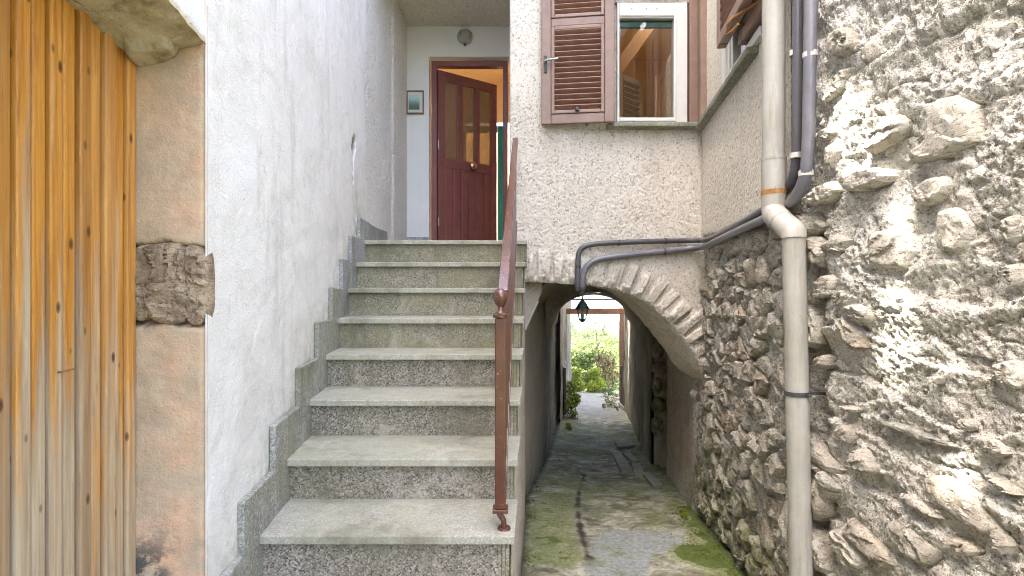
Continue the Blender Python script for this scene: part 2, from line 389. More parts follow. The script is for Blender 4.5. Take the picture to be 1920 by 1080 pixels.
def m_floor():
    n = N('alley_concrete')
    v = n.noise(5.5, 8, .72, None, .8); f2 = n.noise(34, 6, .78)
    c = n.ramp(v, [(.38, (.13, .12, .08)), (.5, (.36, .34, .245)), (.62, (.62, .59, .49))])
    c = n.mix(n.ramp(n.noise(2.1, 6, .7, None, 1.2), [(.52, 0), (.60, .55)]), c, (.11, .10, .075))
    c = n.mix(n.math('MULTIPLY', n.attr('bright'), .8), c, n.ramp(f2, [(.36, (.16, .15, .115)), (.5, (.30, .285, .23)), (.66, (.44, .42, .35))]))
    nb = n.math('ADD', n.attr('grey'), n.math('MULTIPLY', n.noise(7, 6, .65), .5))
    c = n.mix(n.ramp(nb, [(.72, 0), (.76, .9)]), c, n.ramp(f2, [(.32, (.20, .215, .20)), (.5, (.33, .35, .335)), (.66, (.46, .485, .465))]))
    gm = n.math('ADD', n.attr('moss'), n.math('MULTIPLY', n.noise(6, 7, .7), .8))
    c = n.mix(n.ramp(gm, [(.62, 0), (.80, .75)]), c, n.ramp(f2, [(.3, (.09, .11, .03)), (.5, (.22, .255, .09)), (.68, (.40, .42, .22))]))
    c = n.mix(n.ramp(gm, [(.95, 0), (1.15, .9)]), c, n.ramp(f2, [(.3, (.06, .095, .015)), (.7, (.15, .185, .04))]))
    c = n.mix(n.attr('crack_edge'), c, (.05, .047, .038))
    c = n.mix(n.ramp(f2, [(.30, .55), (.42, 0)]), c, (.075, .07, .05))
    rg = n.ramp(n.noise(3, 4, .6), [(.35, .6), (.65, .95)])
    return n.done(c, rg, n.bump(n.math('ADD', n.math('MULTIPLY', v, .6), n.math('MULTIPLY', f2, .6)), 1.0, .018), .12)
MAT['floor'] = m_floor()
def m_leaf(name, a, b, trans=.35):
    n = N(name); r = n.vor(1.4, 'F1', 'Color'); g = n.t.nodes.new('ShaderNodeSeparateColor'); n.L(r, g.inputs[0])
    c = n.mix(g.outputs[0], a, b)
    m = n.done(c, .55, None, .25)
    t = n.t; out = [x for x in t.nodes if x.type == 'OUTPUT_MATERIAL'][0]
    tl = t.nodes.new('ShaderNodeBsdfTranslucent'); n.L(n.mix(.4, c, (.16, .2, .02)), tl.inputs[0])
    mx = t.nodes.new('ShaderNodeMixShader'); mx.inputs[0].default_value = trans
    n.L(n.b.outputs[0], mx.inputs[1]); n.L(tl.outputs[0], mx.inputs[2]); n.L(mx.outputs[0], out.inputs[0])
    return m
MAT['leaf'] = m_leaf('tree_leaves', (.075, .11, .045), (.14, .17, .075))
MAT['leaf_bright'] = m_leaf('bright_leaves', (.14, .19, .05), (.22, .27, .09))
MAT['leaf_dry'] = m_leaf('dry_vine', (.17, .11, .06), (.26, .18, .10), .15)
MAT['bark'] = m_paint('bark', (.10, .085, .07), .9, .3, .1, sc=20)
MAT['terrain'] = m_passage('meadow_ground', (.03, .045, .015), (.05, .07, .022), (.08, .10, .035))
def m_hill():
    n = N('wooded_hill'); v = n.noise(.12, 9, .8); c = n.ramp(v, [(.40, (.012, .022, .008)), (.5, (.05, .07, .022)), (.6, (.10, .125, .04))])
    return n.done(c, .95, n.bump(v, 1, 6), .05)
MAT['hill'] = m_hill()
# ================================================================ large structure
FY = [-6, 1, 2.778, 3.8, 5.5, 7, 9, 12, 16, 22]
FZ = [-1.25, -1.30, -1.556, -1.73, -2.0, -2.25, -2.47, -2.78, -3.22, -4.3]
def fl(y): return np.interp(y, FY, FZ)
def floor_hit(px, py):
    a, b = 1.0, 21.0
    k = (540-py)/F
    for _ in range(50):
        m = (a+b)/2
        if k*m < float(fl(m)): b = m     # ray below floor -> hit is nearer
        else: a = m
    y = (a+b)/2; return ((px-960)/F*y, y, float(fl(y)))
def wx(y):
    y = np.asarray(y, float); return np.where(y >= 2.0, .854+.149*y, 1.152+.1*(2.0-y))
def wall_hit(px, py):
    k = (px-960)/F; y = .854/(k-.149) if k > .149 else 99
    if y < 2.0: y = 1.352/(k+.1)
    return y, (540-py)/F*y
LY = [1.0, 1.78, 2.6, 3.7, 4.4, 6.5, 8.8, 10.4, 12.6]
LX = [-.03, .0, .035, .085, .105, .43, .75, 1.0, 1.45]
def lx(y): return np.interp(y, LY, LX)

# --- alley floor
ys = np.concatenate([np.arange(-1, 1.6, .1), np.arange(1.6, 7, .016), np.arange(7, 12.6, .03), np.arange(12.6, 17.6, .08)])
us = np.linspace(0, 1, 120)
Y, U = np.meshgrid(ys, us, indexing='ij')
XL = np.where(Y < 1.2, -1.2, lx(np.clip(Y, 1.2, 12.6))-.04) ; XL = np.where(Y > 12.6, 1.35+.1*(Y-12.6), XL)
XR = np.where(Y < 6.0, wx(Y)+.06, np.interp(Y, [6.0, 6.1, 9, 12, 16, 18], [1.72, 1.76, 2.2, 2.62, 3.3, 3.6]))
X = XL+(XR-XL)*U
Z = fl(Y)+.018*fbm(X*2, Y*2, 0, 3)+.008*fbm(X*9, Y*9, 0, 4)
Z = Z - .03*np.exp(-((U-.5)/.3)**2)
du = np.minimum((X-lx(np.clip(Y, 1.2, 12.6))), 9)
dr = wx(np.clip(Y, 0, 6))-X
def seg_d(px, py, pts):
    d = np.full(px.shape, 9.)
    for (a, b), (c, e) in zip(pts[:-1], pts[1:]):
        vx, vy = c-a, e-b; t = np.clip(((px-a)*vx+(py-b)*vy)/(vx*vx+vy*vy), 0, 1)
        d = np.minimum(d, np.hypot(px-a-t*vx, py-b-t*vy))
    return d
ck = [floor_hit(*q)[:2] for q in ((1118, 1130), (1112, 1078), (1100, 1030), (1088, 985), (1083, 945), (1086, 915), (1096, 885))]
wob = .03*fbm(X*9, Y*9, 1, 8)
crack_edge = (1-sstep(.0, .035, seg_d(X, Y, ck)+wob*2.2))*sstep(-.28, .1, fbm(X*4, Y*4, 3, 12, 3))
crack_edge = np.maximum(crack_edge, (1-sstep(0, .05, dr))*.6*(Y < 4)); crack_edge = np.maximum(crack_edge, (1-sstep(0, .06, du))*.75)  # same dark tone also follows the floor edges along both walls
gc = [floor_hit(*q)[:2] for q in ((1150, 1060), (1175, 1005), (1235, 1010))]
grey = 1-sstep(.10, .30, seg_d(X, Y*.8, [(a, b*.8) for a, b in gc]))
gc2 = floor_hit(1283, 992); grey = np.maximum(grey, 1-sstep(.03, .09, np.hypot(X-gc2[0], (Y-gc2[1])*.8)))
moss = np.exp(-np.clip(dr, 0, 9)/.16)*1.05*(Y < 4.3)
mc = [floor_hit(*q)[:2] for q in ((1300, 1030), (1340, 1050))]
moss = np.maximum(moss, .8*(1-sstep(.05, .25, seg_d(X, Y, mc))))
lm = [floor_hit(*q)[:2] for q in ((1035, 1040), (1030, 960), (1050, 930))]
moss = np.maximum(moss, .5*(1-sstep(.08, .3, seg_d(X, Y, lm))))
moss = np.maximum(moss, .33+.5*fbm(X*1.6, Y*1.2, 0, 19, 3))
bright = sstep(9.2, 11.5, Y)
grid('alley_floor', np.stack([X, Y, Z], -1), MAT['floor'], None,
     dict(crack_edge=crack_edge, grey=grey*.75*(1-crack_edge)+.05*fbm(X*6, Y*6, 0, 14), moss=moss*(1-.6*bright), bright=bright), flip=True)['kind'] = 'structure'
alley = bpy.data.objects['alley_floor']
for quad in (((1148, 851), (1165, 851), (1186, 883), (1165, 886)), ((1183, 869), (1201, 869), (1208, 890), (1190, 893)),
             ((1203, 887), (1219, 886), (1243, 910), (1225, 913)), ((1153, 830), (1184, 829), (1190, 838), (1158, 841)),
             ((1168, 851), (1182, 850), (1200, 867), (1186, 868))):
    pts = [floor_hit(*q) for q in quad]
    t = .028 if quad[0][1] == 830 else .014
    MB().prism([(a, b, c-.03) for a, b, c in pts], [(a, b, c+t) for a, b, c in pts]).build('paving_slab', MAT['plain_concrete'], alley, bevel=.006)

# --- terrain beyond, hills
def terr(x, y):
    z = np.interp(y, [-30, 12, 17, 22, 32, 60, 140, 260], [-4.6, -4.4, -3.5, -6.6, -9, -11.5, -17, -36])
    return z + 1.2*fbm(x*.05, y*.05, 0, 9)*np.clip((np.asarray(y)-22)/30, 0, 1)*3
gx = np.linspace(-120, 160, 120); gy = np.concatenate([np.linspace(-30, 12, 8), np.linspace(13, 60, 70), np.linspace(62, 260, 60)])
GX, GY = np.meshgrid(gx, gy, indexing='ij')
grid('terrain', np.stack([GX, GY, terr(GX, GY)], -1), MAT['terrain'])['kind'] = 'structure'
gx = np.linspace(-60, 460, 150); gy = np.concatenate([np.arange(150, 520, 2.6), np.linspace(525, 1500, 180)])
GX, GY = np.meshgrid(gx, gy, indexing='ij')
HZ = np.interp(GY, [160, 300, 500, 800, 1200, 1500], [-27, -38, -46, -62, -86, -108]) + \
     (.026*GY)*fbm(GX*.006, GY*.006, 0, 21, 4)+np.clip(.02*GY, 3, 9)*np.abs(fbm(GX*.09, GY*.06, 0, 23, 3))*2
n = N('sea_water'); MAT['sea'] = n.done((.05, .09, .11), .18, n.bump(n.noise(.2, 3, .6), .3, .4), .5)
MB().box((-4000, 1480, -170), (5000, 8000, -150)).build('sea', MAT['sea'])['kind'] = 'structure'
grid('hills', np.stack([GX, GY, HZ], -1), MAT['hill'])['kind'] = 'structure'

# ================================================================ left old house
def lw(y): return -.715-.1*np.asarray(y, float)
LN = np.array([1, .1, 0])/math.hypot(1, .1)
old = thing('old_house', 'white plastered old house with orange plank door beside the stairs', 'house', (-.9, 2, -1.3))
old_inv = Matrix.Translation(-Vector(old.location))
def attach(o, parent):
    o.parent = parent; o.matrix_parent_inverse = Matrix.Translation(-Vector(parent.location)); return o
JY = 1.44                                    # outer edge of the door jamb
ys = np.concatenate([np.arange(JY, 3.9, .012), [3.9]]); zs = np.concatenate([np.arange(-1.5, 2.2, .014), np.linspace(2.25, 7.9, 20)])
Y, Z = np.meshgrid(ys, zs, indexing='ij')
edge = np.exp(-(Y-JY)/.05)
disp = .012*fbm(Y*3, Z*3, 2, 31)+.006*fbm(Y*14, Z*14, 1, 32)
brk_c = [P(637, 250, 3.42), P(637, 290, 3.42), P(634, 345, 3.40)]
yb, zb = brk_c[0][1], brk_c[0][2]
dbr = seg_d(Y, Z, [(3.47, 1.02), (3.43, .90), (3.42, .70)])
wb = np.interp(Z, [.66, .70, .86, .93, 1.01, 1.05], [0, .008, .012, .055, .05, .0])
brk = ((dbr + .03*fbm(Y*25, Z*25, 0, 33)) < wb).astype(float)
disp = disp - brk*.03
# plaster thins and curls round at the jamb edge
disp = disp*sstep(-.004, .03, Y-JY)
X = lw(Y)+disp
stain = np.clip(.75*np.exp(-((Y-2.0)/.22)**2)+.75*np.exp(-((Y-1.5)/.10)**2)*sstep(-.2, .8, Z)+.5*np.exp(-((Y-2.75)/.2)**2)+.9*np.exp(-((Y-3.45)/.1)**2)*sstep(.8, .4, Z)+.18, 0, 1)
stair_line = np.interp(Y, [1.4, 3.6], [-1.0, .40])
moss = np.exp(-np.clip(Z-stair_line, 0, 9)/.16)*.8+.6*np.exp(-((Y-3.55)/.12)**2)*sstep(.9, .4, Z)
o = grid('wall', np.stack([X, Y, Z], -1), MAT['plaster'], None, {'stain': stain, 'moss': moss, 'break': brk}, flip=False); attach(o, old)
# wall above and in front of the door (lintel zone) and its soffit
ys = np.arange(.05, JY+.001, .014); ys[-1] = JY
zs2 = np.concatenate([np.linspace(.0, 1, 110)])
def lint_z(y): return .688+.035*np.sin(np.clip((JY-np.asarray(y))/1.1, 0, 1)*math.pi)+.02*fbm(np.asarray(y)*7, 0, 0, 41)
Y, T = np.meshgrid(ys, zs2, indexing='ij')
Z = lint_z(Y)+(2.6-lint_z(Y))*T**1.5
X = lw(Y)+.012*fbm(Y*3, Z*3, 2, 31)+.006*fbm(Y*14, Z*14, 1, 32)-.012*np.exp(-(T/.02)**2)
o = grid('lintel_wall', np.stack([X, Y, Z], -1), MAT['plaster'], None, {'stain': .4+.3*(T < .1), 'moss': 0*T, 'break': (T < .004)*.4}); attach(o, old)
RV = .185                                    # depth of the reveal
ts = np.linspace(-.004, RV+.03, 50)
Y, T = np.meshgrid(np.linspace(.05, JY-.001, 118), ts, indexing='ij')
Z = lint_z(np.clip(Y, 0, JY))-.055*np.clip(T/RV, 0, 1)+.02*fbm(Y*8, T*8, 0, 43)+.012*fbm(Y*30, T*30, 0, 44)-.02*((vn(Y*5, T*26, 0, 45) > .78))
X = lw(Y)-T
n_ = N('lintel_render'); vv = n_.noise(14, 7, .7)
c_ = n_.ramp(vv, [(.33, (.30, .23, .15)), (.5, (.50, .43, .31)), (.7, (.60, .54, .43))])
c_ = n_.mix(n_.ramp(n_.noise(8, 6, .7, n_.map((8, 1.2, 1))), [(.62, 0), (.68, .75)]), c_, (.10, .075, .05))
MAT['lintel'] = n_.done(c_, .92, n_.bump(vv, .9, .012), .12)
o = grid('lintel', np.stack([X, Y-.1*0, Z], -1), MAT['lintel'], None, flip=True); attach(o, old)
# jamb
tj = np.linspace(0, RV+.02, 70); zj = np.arange(-1.5, .80, .007)
T, Z = np.meshgrid(tj, zj, indexing='ij')
bz = (540-np.array([455., 610.]))/F*1.43
wv = .02*fbm(T*10, 0, 3, 47)+.014*fbm(T*40, 0, 1, 48)
brk = (sstep(bz[1]-.008+wv, bz[1]+.012+wv, Z)*(1-sstep(bz[0]-.012+wv, bz[0]+.006+wv, Z)))
rel = .006*fbm(T*8, Z*8, 0, 51)+.003*fbm(T*30, Z*30, 0, 52)
rel = rel*sstep(0, .012, T) - brk*sstep(-.001, .015, T)*(.028-.05*fbm(T*9, Z*14, 0, 53)-.025*np.abs(fbm(T*22, Z*26, 0, 54)))
bx, byy = lw(JY), JY
X = bx - T*LN[0] - rel*LN[1]*0; Yj = byy - T*.1 - rel
# rounded outer arris
X = X+0; Yj = Yj + .010*np.exp(-(T/.008)**2)
pe = .15+.7*np.exp(-((T-.02)/.05)**2)*(Z > 0)+.8*(Z < -.1)*np.exp(-((T-.07)/.06)**2)+.6*sstep(-.5, -.8, Z)
st = (sstep(-.62, -.8, Z)*sstep(.05, .15, T))*1.0+.15
o = grid('door_jamb', np.stack([X, Yj, Z], -1), MAT['jamb'], None, {'peach': np.clip(pe, 0, 1), 'stain': st, 'break': brk}, flip=False); attach(o, old)

def chaikin(p, k=1):
    p = np.asarray(p, float)
    for _ in range(k):
        q = np.roll(p, -1, 0); p = np.stack([p*.75+q*.25, p*.25+q*.75], 1).reshape(-1, 2)
    return p
def resample(p, n):
    q = np.vstack([p, p[:1]]); d = np.r_[0, np.cumsum(np.hypot(*np.diff(q, axis=0).T))]
    t = np.linspace(0, d[-1], n, endpoint=False)
    return np.stack([np.interp(t, d, q[:, 0]), np.interp(t, d, q[:, 1])], 1)
def stone(name, poly, frame, h, mat, parent, seed=0, n=24, rings=6, rough=.35, tilt=(0, 0), flat=2.6, base=.035, smooth=1, crag=0.):
    """poly in (u,v); frame(u,v,w)->xyz with w out of the wall"""
    p = resample(chaikin(poly, smooth), n); c = p.mean(0); size = np.sqrt(np.ptp(p[:, 0])*np.ptp(p[:, 1]))
    V = []; rr = [1.0, 1.0]+[math.cos(math.pi/2*(k/(rings))**1.15) for k in range(1, rings)]
    for k, r in enumerate(rr):
        q = c+(p-c)*r; rad = r
        wob = 1+.10*fbm(q[:, 0]*26, q[:, 1]*26, seed, 61, 3)
        q = c+(q-c)*wob[:, None]
        hh = np.full(n, -base) if k == 0 else h*(1-rad**flat)*np.ones(n)
        if k > 0:
            nz = fbm(q[:, 0]/size*1.6+seed*3.1, q[:, 1]/size*1.6, seed, 62, 5)
            if crag:
                # broken faces: planes stepping down across the block
                t_ = (q[:, 0]*math.cos(seed*1.7)+q[:, 1]*math.sin(seed*1.7))/size*3+1.6*fbm(q[:, 0]/size*2.2, q[:, 1]/size*2.2, seed, 63, 3)
                hh = hh+crag*((t_-np.floor(t_))-.5)*(1-rad**6)+crag*.8*fbm(q[:, 0]/size*7, q[:, 1]/size*7, seed, 64, 3)
            hh = hh+h*rough*2.2*nz*(1-rad**4)+((q[:, 0]-c[0])*tilt[0]+(q[:, 1]-c[1])*tilt[1])*(1-rad**3)
        V.append(np.stack([q[:, 0], q[:, 1], hh], 1))
    V = np.vstack(V); top = np.array([[c[0], c[1], h*(1+rough*2*float(fbm(c[0]/size*1.6+seed*3.1, c[1]/size*1.6, seed, 62, 5)))]])
    V = np.vstack([V, top]); f = []
    for k in range(len(rr)-1):
        for i in range(n): f.append((k*n+i, k*n+(i+1) % n, (k+1)*n+(i+1) % n, (k+1)*n+i))
    k = len(rr)-1
    for i in range(n): f.append((k*n+i, k*n+(i+1) % n, len(V)-1))
    xyz = frame(V[:, 0], V[:, 1], V[:, 2])
    o = mesh(name, xyz, f, mat, parent, True)
    try: o.data.set_sharp_from_angle(angle=R(28))
    except Exception: pass
    return o
# exposed stones in the jamb gap (u = depth into the reveal, v = height)
def jframe(u, v, w_): return np.stack([bx-u, byy-.1*u-w_, v], 1)
for k, (poly, h, n1) in enumerate(((((.198, .085), (.175, .116), (.13, .122), (.085, .128), (.05, .115), (.042, .06), (.052, .008), (.10, .016), (.15, .012), (.198, .006)), .006, 48),
                               (((.158, .022), (.12, .012), (.085, .024), (.048, .018), (.034, -.035), (.046, -.088), (.09, -.104), (.14, -.092), (.165, -.04)), .010, 48),
                               (((.152, .012), (.198, .010), (.198, -.072), (.168, -.098), (.140, -.07)), .004, 30),
                               (((.058, .118), (.03, .124), (.004, .112), (-.003, .07), (-.005, -.01), (-.001, -.085), (.02, -.108), (.05, -.09), (.060, -.03), (.052, .04)), .004, 48))):
    attach(stone('exposed_stone', poly, jframe, h, MAT['stone_brown'], None, k+11, n1, 13, 1.5, (0, 0), 6, .04, 1, .012), old)
# hidden mass of the house behind the plaster and its tall upper storey (throws the alley into shade)
mb = MB()
a0, a1 = .80, 9.0
for (y0, y1, z0, z1) in ((1.66, 5.3, -2.2, 7.9), (.80, 1.659, 2.61, 7.9), (-6, .30, -2.2, 2.6)):
    q = [(lw(y0)-.06, y0), (lw(y1)-.06, y1), (-4.2, y1), (-4.2, y0)]
    if y0 == .80: q[0] = (lw(y0)-.001, y0); q[1] = (lw(y1)-.001, y1)
    mb.prism([(x, y, z0) for x, y in q], [(x, y, z1) for x, y in q])
o = mb.build('masonry', MAT['stone_brown'], None); attach(o, old)
# plank door, planks 4.3 cm
door = thing('door', None, None); door.parent = old; door.location = Vector((lw(1.2)-RV, 1.2, -1.3))-Vector(old.location)
dl = Vector((lw(1.2)-RV, 1.2, -1.3))
def attach2(o): o.parent = door; o.matrix_parent_inverse = Matrix.Translation(-dl); return o
pw = .0432; yk = 1.411+.012
dirv = Vector((-.1, 1, 0)).normalized(); nv = Vector((1, .1, 0)).normalized()
k = 0
while yk > .12:
    y1 = yk-.0040; y0 = yk-pw+.0040
    pr = .006 if k % 2 == 0 else 0
    pr += random.uniform(-.0015, .0015)
    f0 = Vector((lw(y0)-RV, y0, 0))+nv*pr; f1 = Vector((lw(y1)-RV, y1, 0))+nv*pr
    b0 = Vector((lw(y0)-RV, y0, 0))-nv*.022; b1 = Vector((lw(y1)-RV, y1, 0))-nv*.022
    mb = MB(); zt = .78; zb_ = -1.45
    mb.prism([(q.x, q.y, zb_) for q in (f0, f1, b1, b0)], [(q.x, q.y, zt) for q in (f0, f1, b1, b0)])
    attach2(mb.build('plank', MAT['wood'], None, bevel=.0055, seg=3))
    yk -= pw; k += 1
q0 = Vector((lw(.1)-RV, .1, 0))-nv*.024; q1 = Vector((lw(1.46)-RV, 1.46, 0))-nv*.024
mb = MB(); mb.prism([(q.x, q.y, -1.45) for q in (q0, q1, q1-nv*.02, q0-nv*.02)], [(q.x, q.y, .8) for q in (q0, q1, q1-nv*.02, q0-nv*.02)])
MAT['groove'] = m_paint('groove_shadow', (.055, .03, .015), .9)  # board colour darkened to paint the shadow inside the plank grooves
attach2(mb.build('backing_board', MAT['groove'], None))
# small rusty hook
k_ = (118-960)/F; yh_ = (.715+RV)/(-k_-.1); zz = (540-693)/F*yh_; xh = lw(yh_)-RV
mb = MB(); mb.tube([(xh-.01, yh_-.02, zz-.003), (xh+.012, yh_-.02, zz-.002), (xh+.018, yh_-.012, zz), (xh+.016, yh_+.012, zz+.001)], .0022, 8)
attach2(mb.build('hook', MAT['rust'], None, True))
# ================================================================ stucco house
FYp = 3.8
house = thing('stucco_house', 'beige roughcast house spanning the passage with porch and shutters', 'house', (.7, FYp, -1.7))
def H(o): return attach(o, house)
AX = np.array([-.016, .095, .29, .465, .568, .70, .814, .95, 1.05, 1.163, 1.26, 1.33, 1.375, 1.40, 1.43, 1.47])
AZ = np.array([.050, .047, .035, .024, .022, .004, -.034, -.079, -.15, -.262, -.375, -.48, -.56, -.62, -.68, -.72])
d = np.r_[0, np.cumsum(np.hypot(np.diff(AX), np.diff(AZ)))]
ss = np.linspace(0, d[-1], 260); ax = np.interp(ss, d, AX); az = np.interp(ss, d, AZ)
kern = np.ones(9)/9
axs = np.convolve(np.pad(ax, 4, 'edge'), kern, 'valid'); azs = np.convolve(np.pad(az, 4, 'edge'), kern, 'valid')
azs = azs+.014*fbm(ss*9, 0, 0, 71, 3)
ax, az = axs, azs
TOP = 3.3
rows = np.concatenate([np.linspace(0, .78, 190), np.linspace(.79, 1, 30)])
S, Rw = np.meshgrid(np.arange(260), rows, indexing='ij')
AXg = ax[S]; AZg = az[S]
# rows: fraction of way to Z=1.35 then to TOP
Zg = np.where(Rw <= .78, AZg+(1.35-AZg)*(Rw/.78), 1.35+(TOP-1.35)*(Rw-.78)/.22)
def roughcast(a, b, s, amp=.010):
    r = vn(a*62, b*62, 0, s)*.45+vn(a*150, b*150, 0, s+1)*.55
    return .6*amp*(sstep(.22, .50, r)-.6)+.012*fbm(a*2.2, b*2.2, 0, s+2)
# distance from the arch line -> voussoirs
nearest = np.full(AXg.shape, 9.); angs = np.zeros(AXg.shape)
for j in range(0, 260, 4):
    dd = np.hypot(AXg-ax[j], Zg-az[j]); u = dd < nearest
    nearest = np.where(u, dd, nearest); angs = np.where(u, ss[j], angs)
vo = angs/.10 + .25*fbm(angs*5, 0, 0, 75)
gro = np.abs(vo-np.floor(vo)-.5)*2                 # 1 at joints
lenv = .15+.10*vn(np.floor(vo)*1.7, 0, 0, 76)
mask = sstep(lenv+.04, lenv-.02, nearest)*sstep(.015, .05, nearest)
present = (vn(np.floor(vo)*3.3, 0, 0, 77) > .15)
vrel = mask*present*(.024*sstep(.95, .1, gro)-.020*sstep(.6, .95, gro))*(.35+1.1*vn(np.floor(vo)*2.1, 0, 0, 78))+.018*mask*fbm(AXg*14, Zg*14, 0, 79, 3)
Dg = roughcast(AXg, Zg, 80)+vrel+.012*fbm(AXg*10, Zg*10, 0, 83)*mask
Dg = Dg - .025*np.exp(-(nearest/.012)**2)
stain = np.clip(.25*sstep(.25, .0, nearest)*present+.3*mask*present*sstep(.6, .95, gro)
                + .55*sstep(.2, .05, Zg-az[S])*0, 0, 1)
stain = np.maximum(stain, .55*np.exp(-np.clip(1.19-Zg, 0, 9)/.16)*(Zg < 1.2)*sstep(.45, .75, vn(AXg*16, Zg*1.2, 0, 85))); stain = np.maximum(stain, .3*sstep(.08, .3, fbm(AXg*2.2, Zg*1.6, 0, 89, 4)))
G = np.stack([AXg, FYp-Dg, Zg], -1)
hx0, hz0_ = P(1160, 225, FYp)[0], P(0, 225, FYp)[2]; hx1, hz1_ = P(1280, 0, FYp)[0], P(0, 20, FYp)[2]
H(grid('facade', G, MAT['stucco'], None, {'stain': stain}, hole=lambda c: (c[:, 0] > hx0) & (c[:, 0] < hx1) & (c[:, 2] > hz0_) & (c[:, 2] < hz1_)))
# arch ring: intrados going inwards, irregular
dep = np.linspace(0, .34, 26)
S, D_ = np.meshgrid(np.arange(260), dep, indexing='ij')
inw = .03*np.clip(D_/.05, 0, 1)
tx = np.gradient(ax); tz = np.gradient(az); ln = np.hypot(tx, tz); nx, nz = tz/ln, -tx/ln    # pointing into the opening (down)
rr = .016*fbm(ax[S]*9+D_*6, az[S]*9, D_*9, 86)+.012*fbm(ax[S]*30, az[S]*30, D_*30, 87)
inw = .115*(D_/.34)**.8*sstep(.60, 1.2, ax[S])*(1-.75*sstep(1.36, 1.46, ax[S]))
X = ax[S]+nx[S]*(rr-.004+inw)+D_*.06; Z = az[S]+nz[S]*(rr-.004+inw)
Yv = FYp+.002+D_
H(grid('arch_ring', np.stack([X, Yv, Z], -1), MAT['stucco'], None, {'stain': .12+.2*vn(ax[S]*9, az[S]*9, D_*9, 88)}, flip=True))
# vaults behind the arch
def vault(name, y0, y1, c0, c1, mat, n=60, m=60, seed=0):
    """c = (xl, zl, xa, za, xr, zr) cross-section at each end"""
    t = np.linspace(0, 1, n); s = np.linspace(0, 1, m); T, Sg = np.meshgrid(t, s, indexing='ij')
    cc = [a+(b-a)*T for a, b in zip(c0, c1)]
    ph = math.pi*(1-Sg); k = np.cos(ph); sn = np.sin(ph)**.85
    Xv = np.where(k < 0, cc[2]+k*(cc[2]-cc[0]), cc[2]+k*(cc[4]-cc[2]))
    base = np.where(k < 0, cc[1], cc[5]); Zv = base+(cc[3]-base)*sn
    Yv = y0+(y1-y0)*T
    r = .03*fbm(Xv*4, Yv*4, Zv*4, seed, 4)+.012*fbm(Xv*16, Yv*16, Zv*16, seed+5, 3)
    return H(grid(name, np.stack([Xv, Yv, Zv+r], -1), mat, None))
vault('vault', 4.13, 6.55, (.12, -.20, .68, .13, 1.49, -.62), (.40, -.30, 1.1, .08, 1.80, -.55), MAT['vault'], seed=90)
vault('vault', 6.5, 9.5, (.44, -.62, 1.10, -.06, 1.80, -.70), (.84, -.62, 1.50, -.13, 2.10, -.55), MAT['vault'], seed=95)
# face of the inner, lower vault
t = np.linspace(0, math.pi, 50); c0 = (.44, -.62, 1.10, -.06, 1.80, -.70)
k = -np.cos(t); sn = np.sin(t)**.85
xi = np.where(k < 0, 1.10+k*.66, 1.10+k*.70); zi = np.where(k < 0, -.62+.56*sn, -.70+.64*sn)
xo = np.where(k < 0, 1.1+k*.78, 1.1+k*.86); zo = zi+.28+.05*fbm(xi*6, 0, 0, 97)
rad = np.linspace(0, 1, 14); A, Bq = np.meshgrid(np.arange(50), rad, indexing='ij')
X = xi[A]+(xo-xi)[A]*Bq; Z = zi[A]+(zo-zi)[A]*Bq
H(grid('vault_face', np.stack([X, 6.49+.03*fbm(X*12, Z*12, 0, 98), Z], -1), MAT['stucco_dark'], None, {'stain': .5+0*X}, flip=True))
# oblique wall beside the window (stucco above the conduits) -------------
ys = np.arange(2.12, 3.806, .009); ys[-1] = 3.803
Y, T = np.meshgrid(ys, np.concatenate([np.linspace(0, .6, 170), np.linspace(.61, 1, 20)]), indexing='ij')
zb0 = .33+.02*fbm(Y*6, 0, 0, 101, 4)*2
Z = np.where(T <= .6, zb0+(1.5-zb0)*T/.6, 1.5+(TOP-1.5)*(T-.6)/.4)
Dw = .018+roughcast(Y, Z, 103, .008)*.8
WN = np.array([-.989, .147])
X = wx(Y)+WN[0]*Dw; Yw = Y+WN[1]*Dw
inside = sstep(0, .02, T)
H(grid('oblique_wall', np.stack([X+.03*(1-inside), Yw, Z], -1), MAT['stucco'], None, {'stain': .25*(1-sstep(0, .06, T))+.3*np.exp(-((Z-1.05)/.15)**2)*(Y < 2.7)}, flip=True))
# porch -----------------------------------------------------------------
LZ = .34; BW = 5.3; PX0, PX1 = -1.098, -.0165; CZ = 2.694
y0p = 3.86
zz_ = np.arange(.28, CZ+.2, .012); 
ys = np.arange(y0p-.02, BW+.001, .012); Y, Z = np.meshgrid(ys, zz_, indexing='ij')
X = np.interp(Y, [y0p, 4.66, 4.70, BW], [-1.103, -1.098, -1.082, -1.084])+roughcast(Y, Z, 110, .009)
H(grid('porch_side_wall', np.stack([X, Y, Z], -1), MAT['stucco_pale'], None, {'stain': .5*np.exp(-(Z-LZ)/.05)}, flip=False))
# end face of the porch side wall, towards the stairs, and wall above
ys = np.arange(3.6, BW, .015); xs = np.arange(PX0-.03, .05, .015)
Xc, Yc = np.meshgrid(xs, np.arange(3.85, BW+.001, .015), indexing='ij')
H(grid('porch_ceiling', np.stack([Xc, Yc, CZ-roughcast(Xc, Yc, 115, .009)], -1), MAT['stucco'], None, {'stain': 0*Xc+.05}, flip=True))
# back wall with door hole (4 panels joined as one mesh), and right porch wall
dx0, dx1, dz1 = -.856, -.024, 2.385
mb = MB()
mb.box((PX0-.1, BW, LZ-.1), (dx0, BW+.14, 2.9)); mb.box((dx0, BW, dz1), (dx1, BW+.14, 2.9)); mb.box((dx1, BW, LZ-.1), (.2, BW+.14, 2.9))
H(mb.build('porch_back_wall', MAT['porch'], None))
H(MB().box((PX1, FYp+.03, LZ-.1), (PX1+.30, BW-.002, 2.68)).build('porch_right_wall', MAT['stucco_pale'], None))
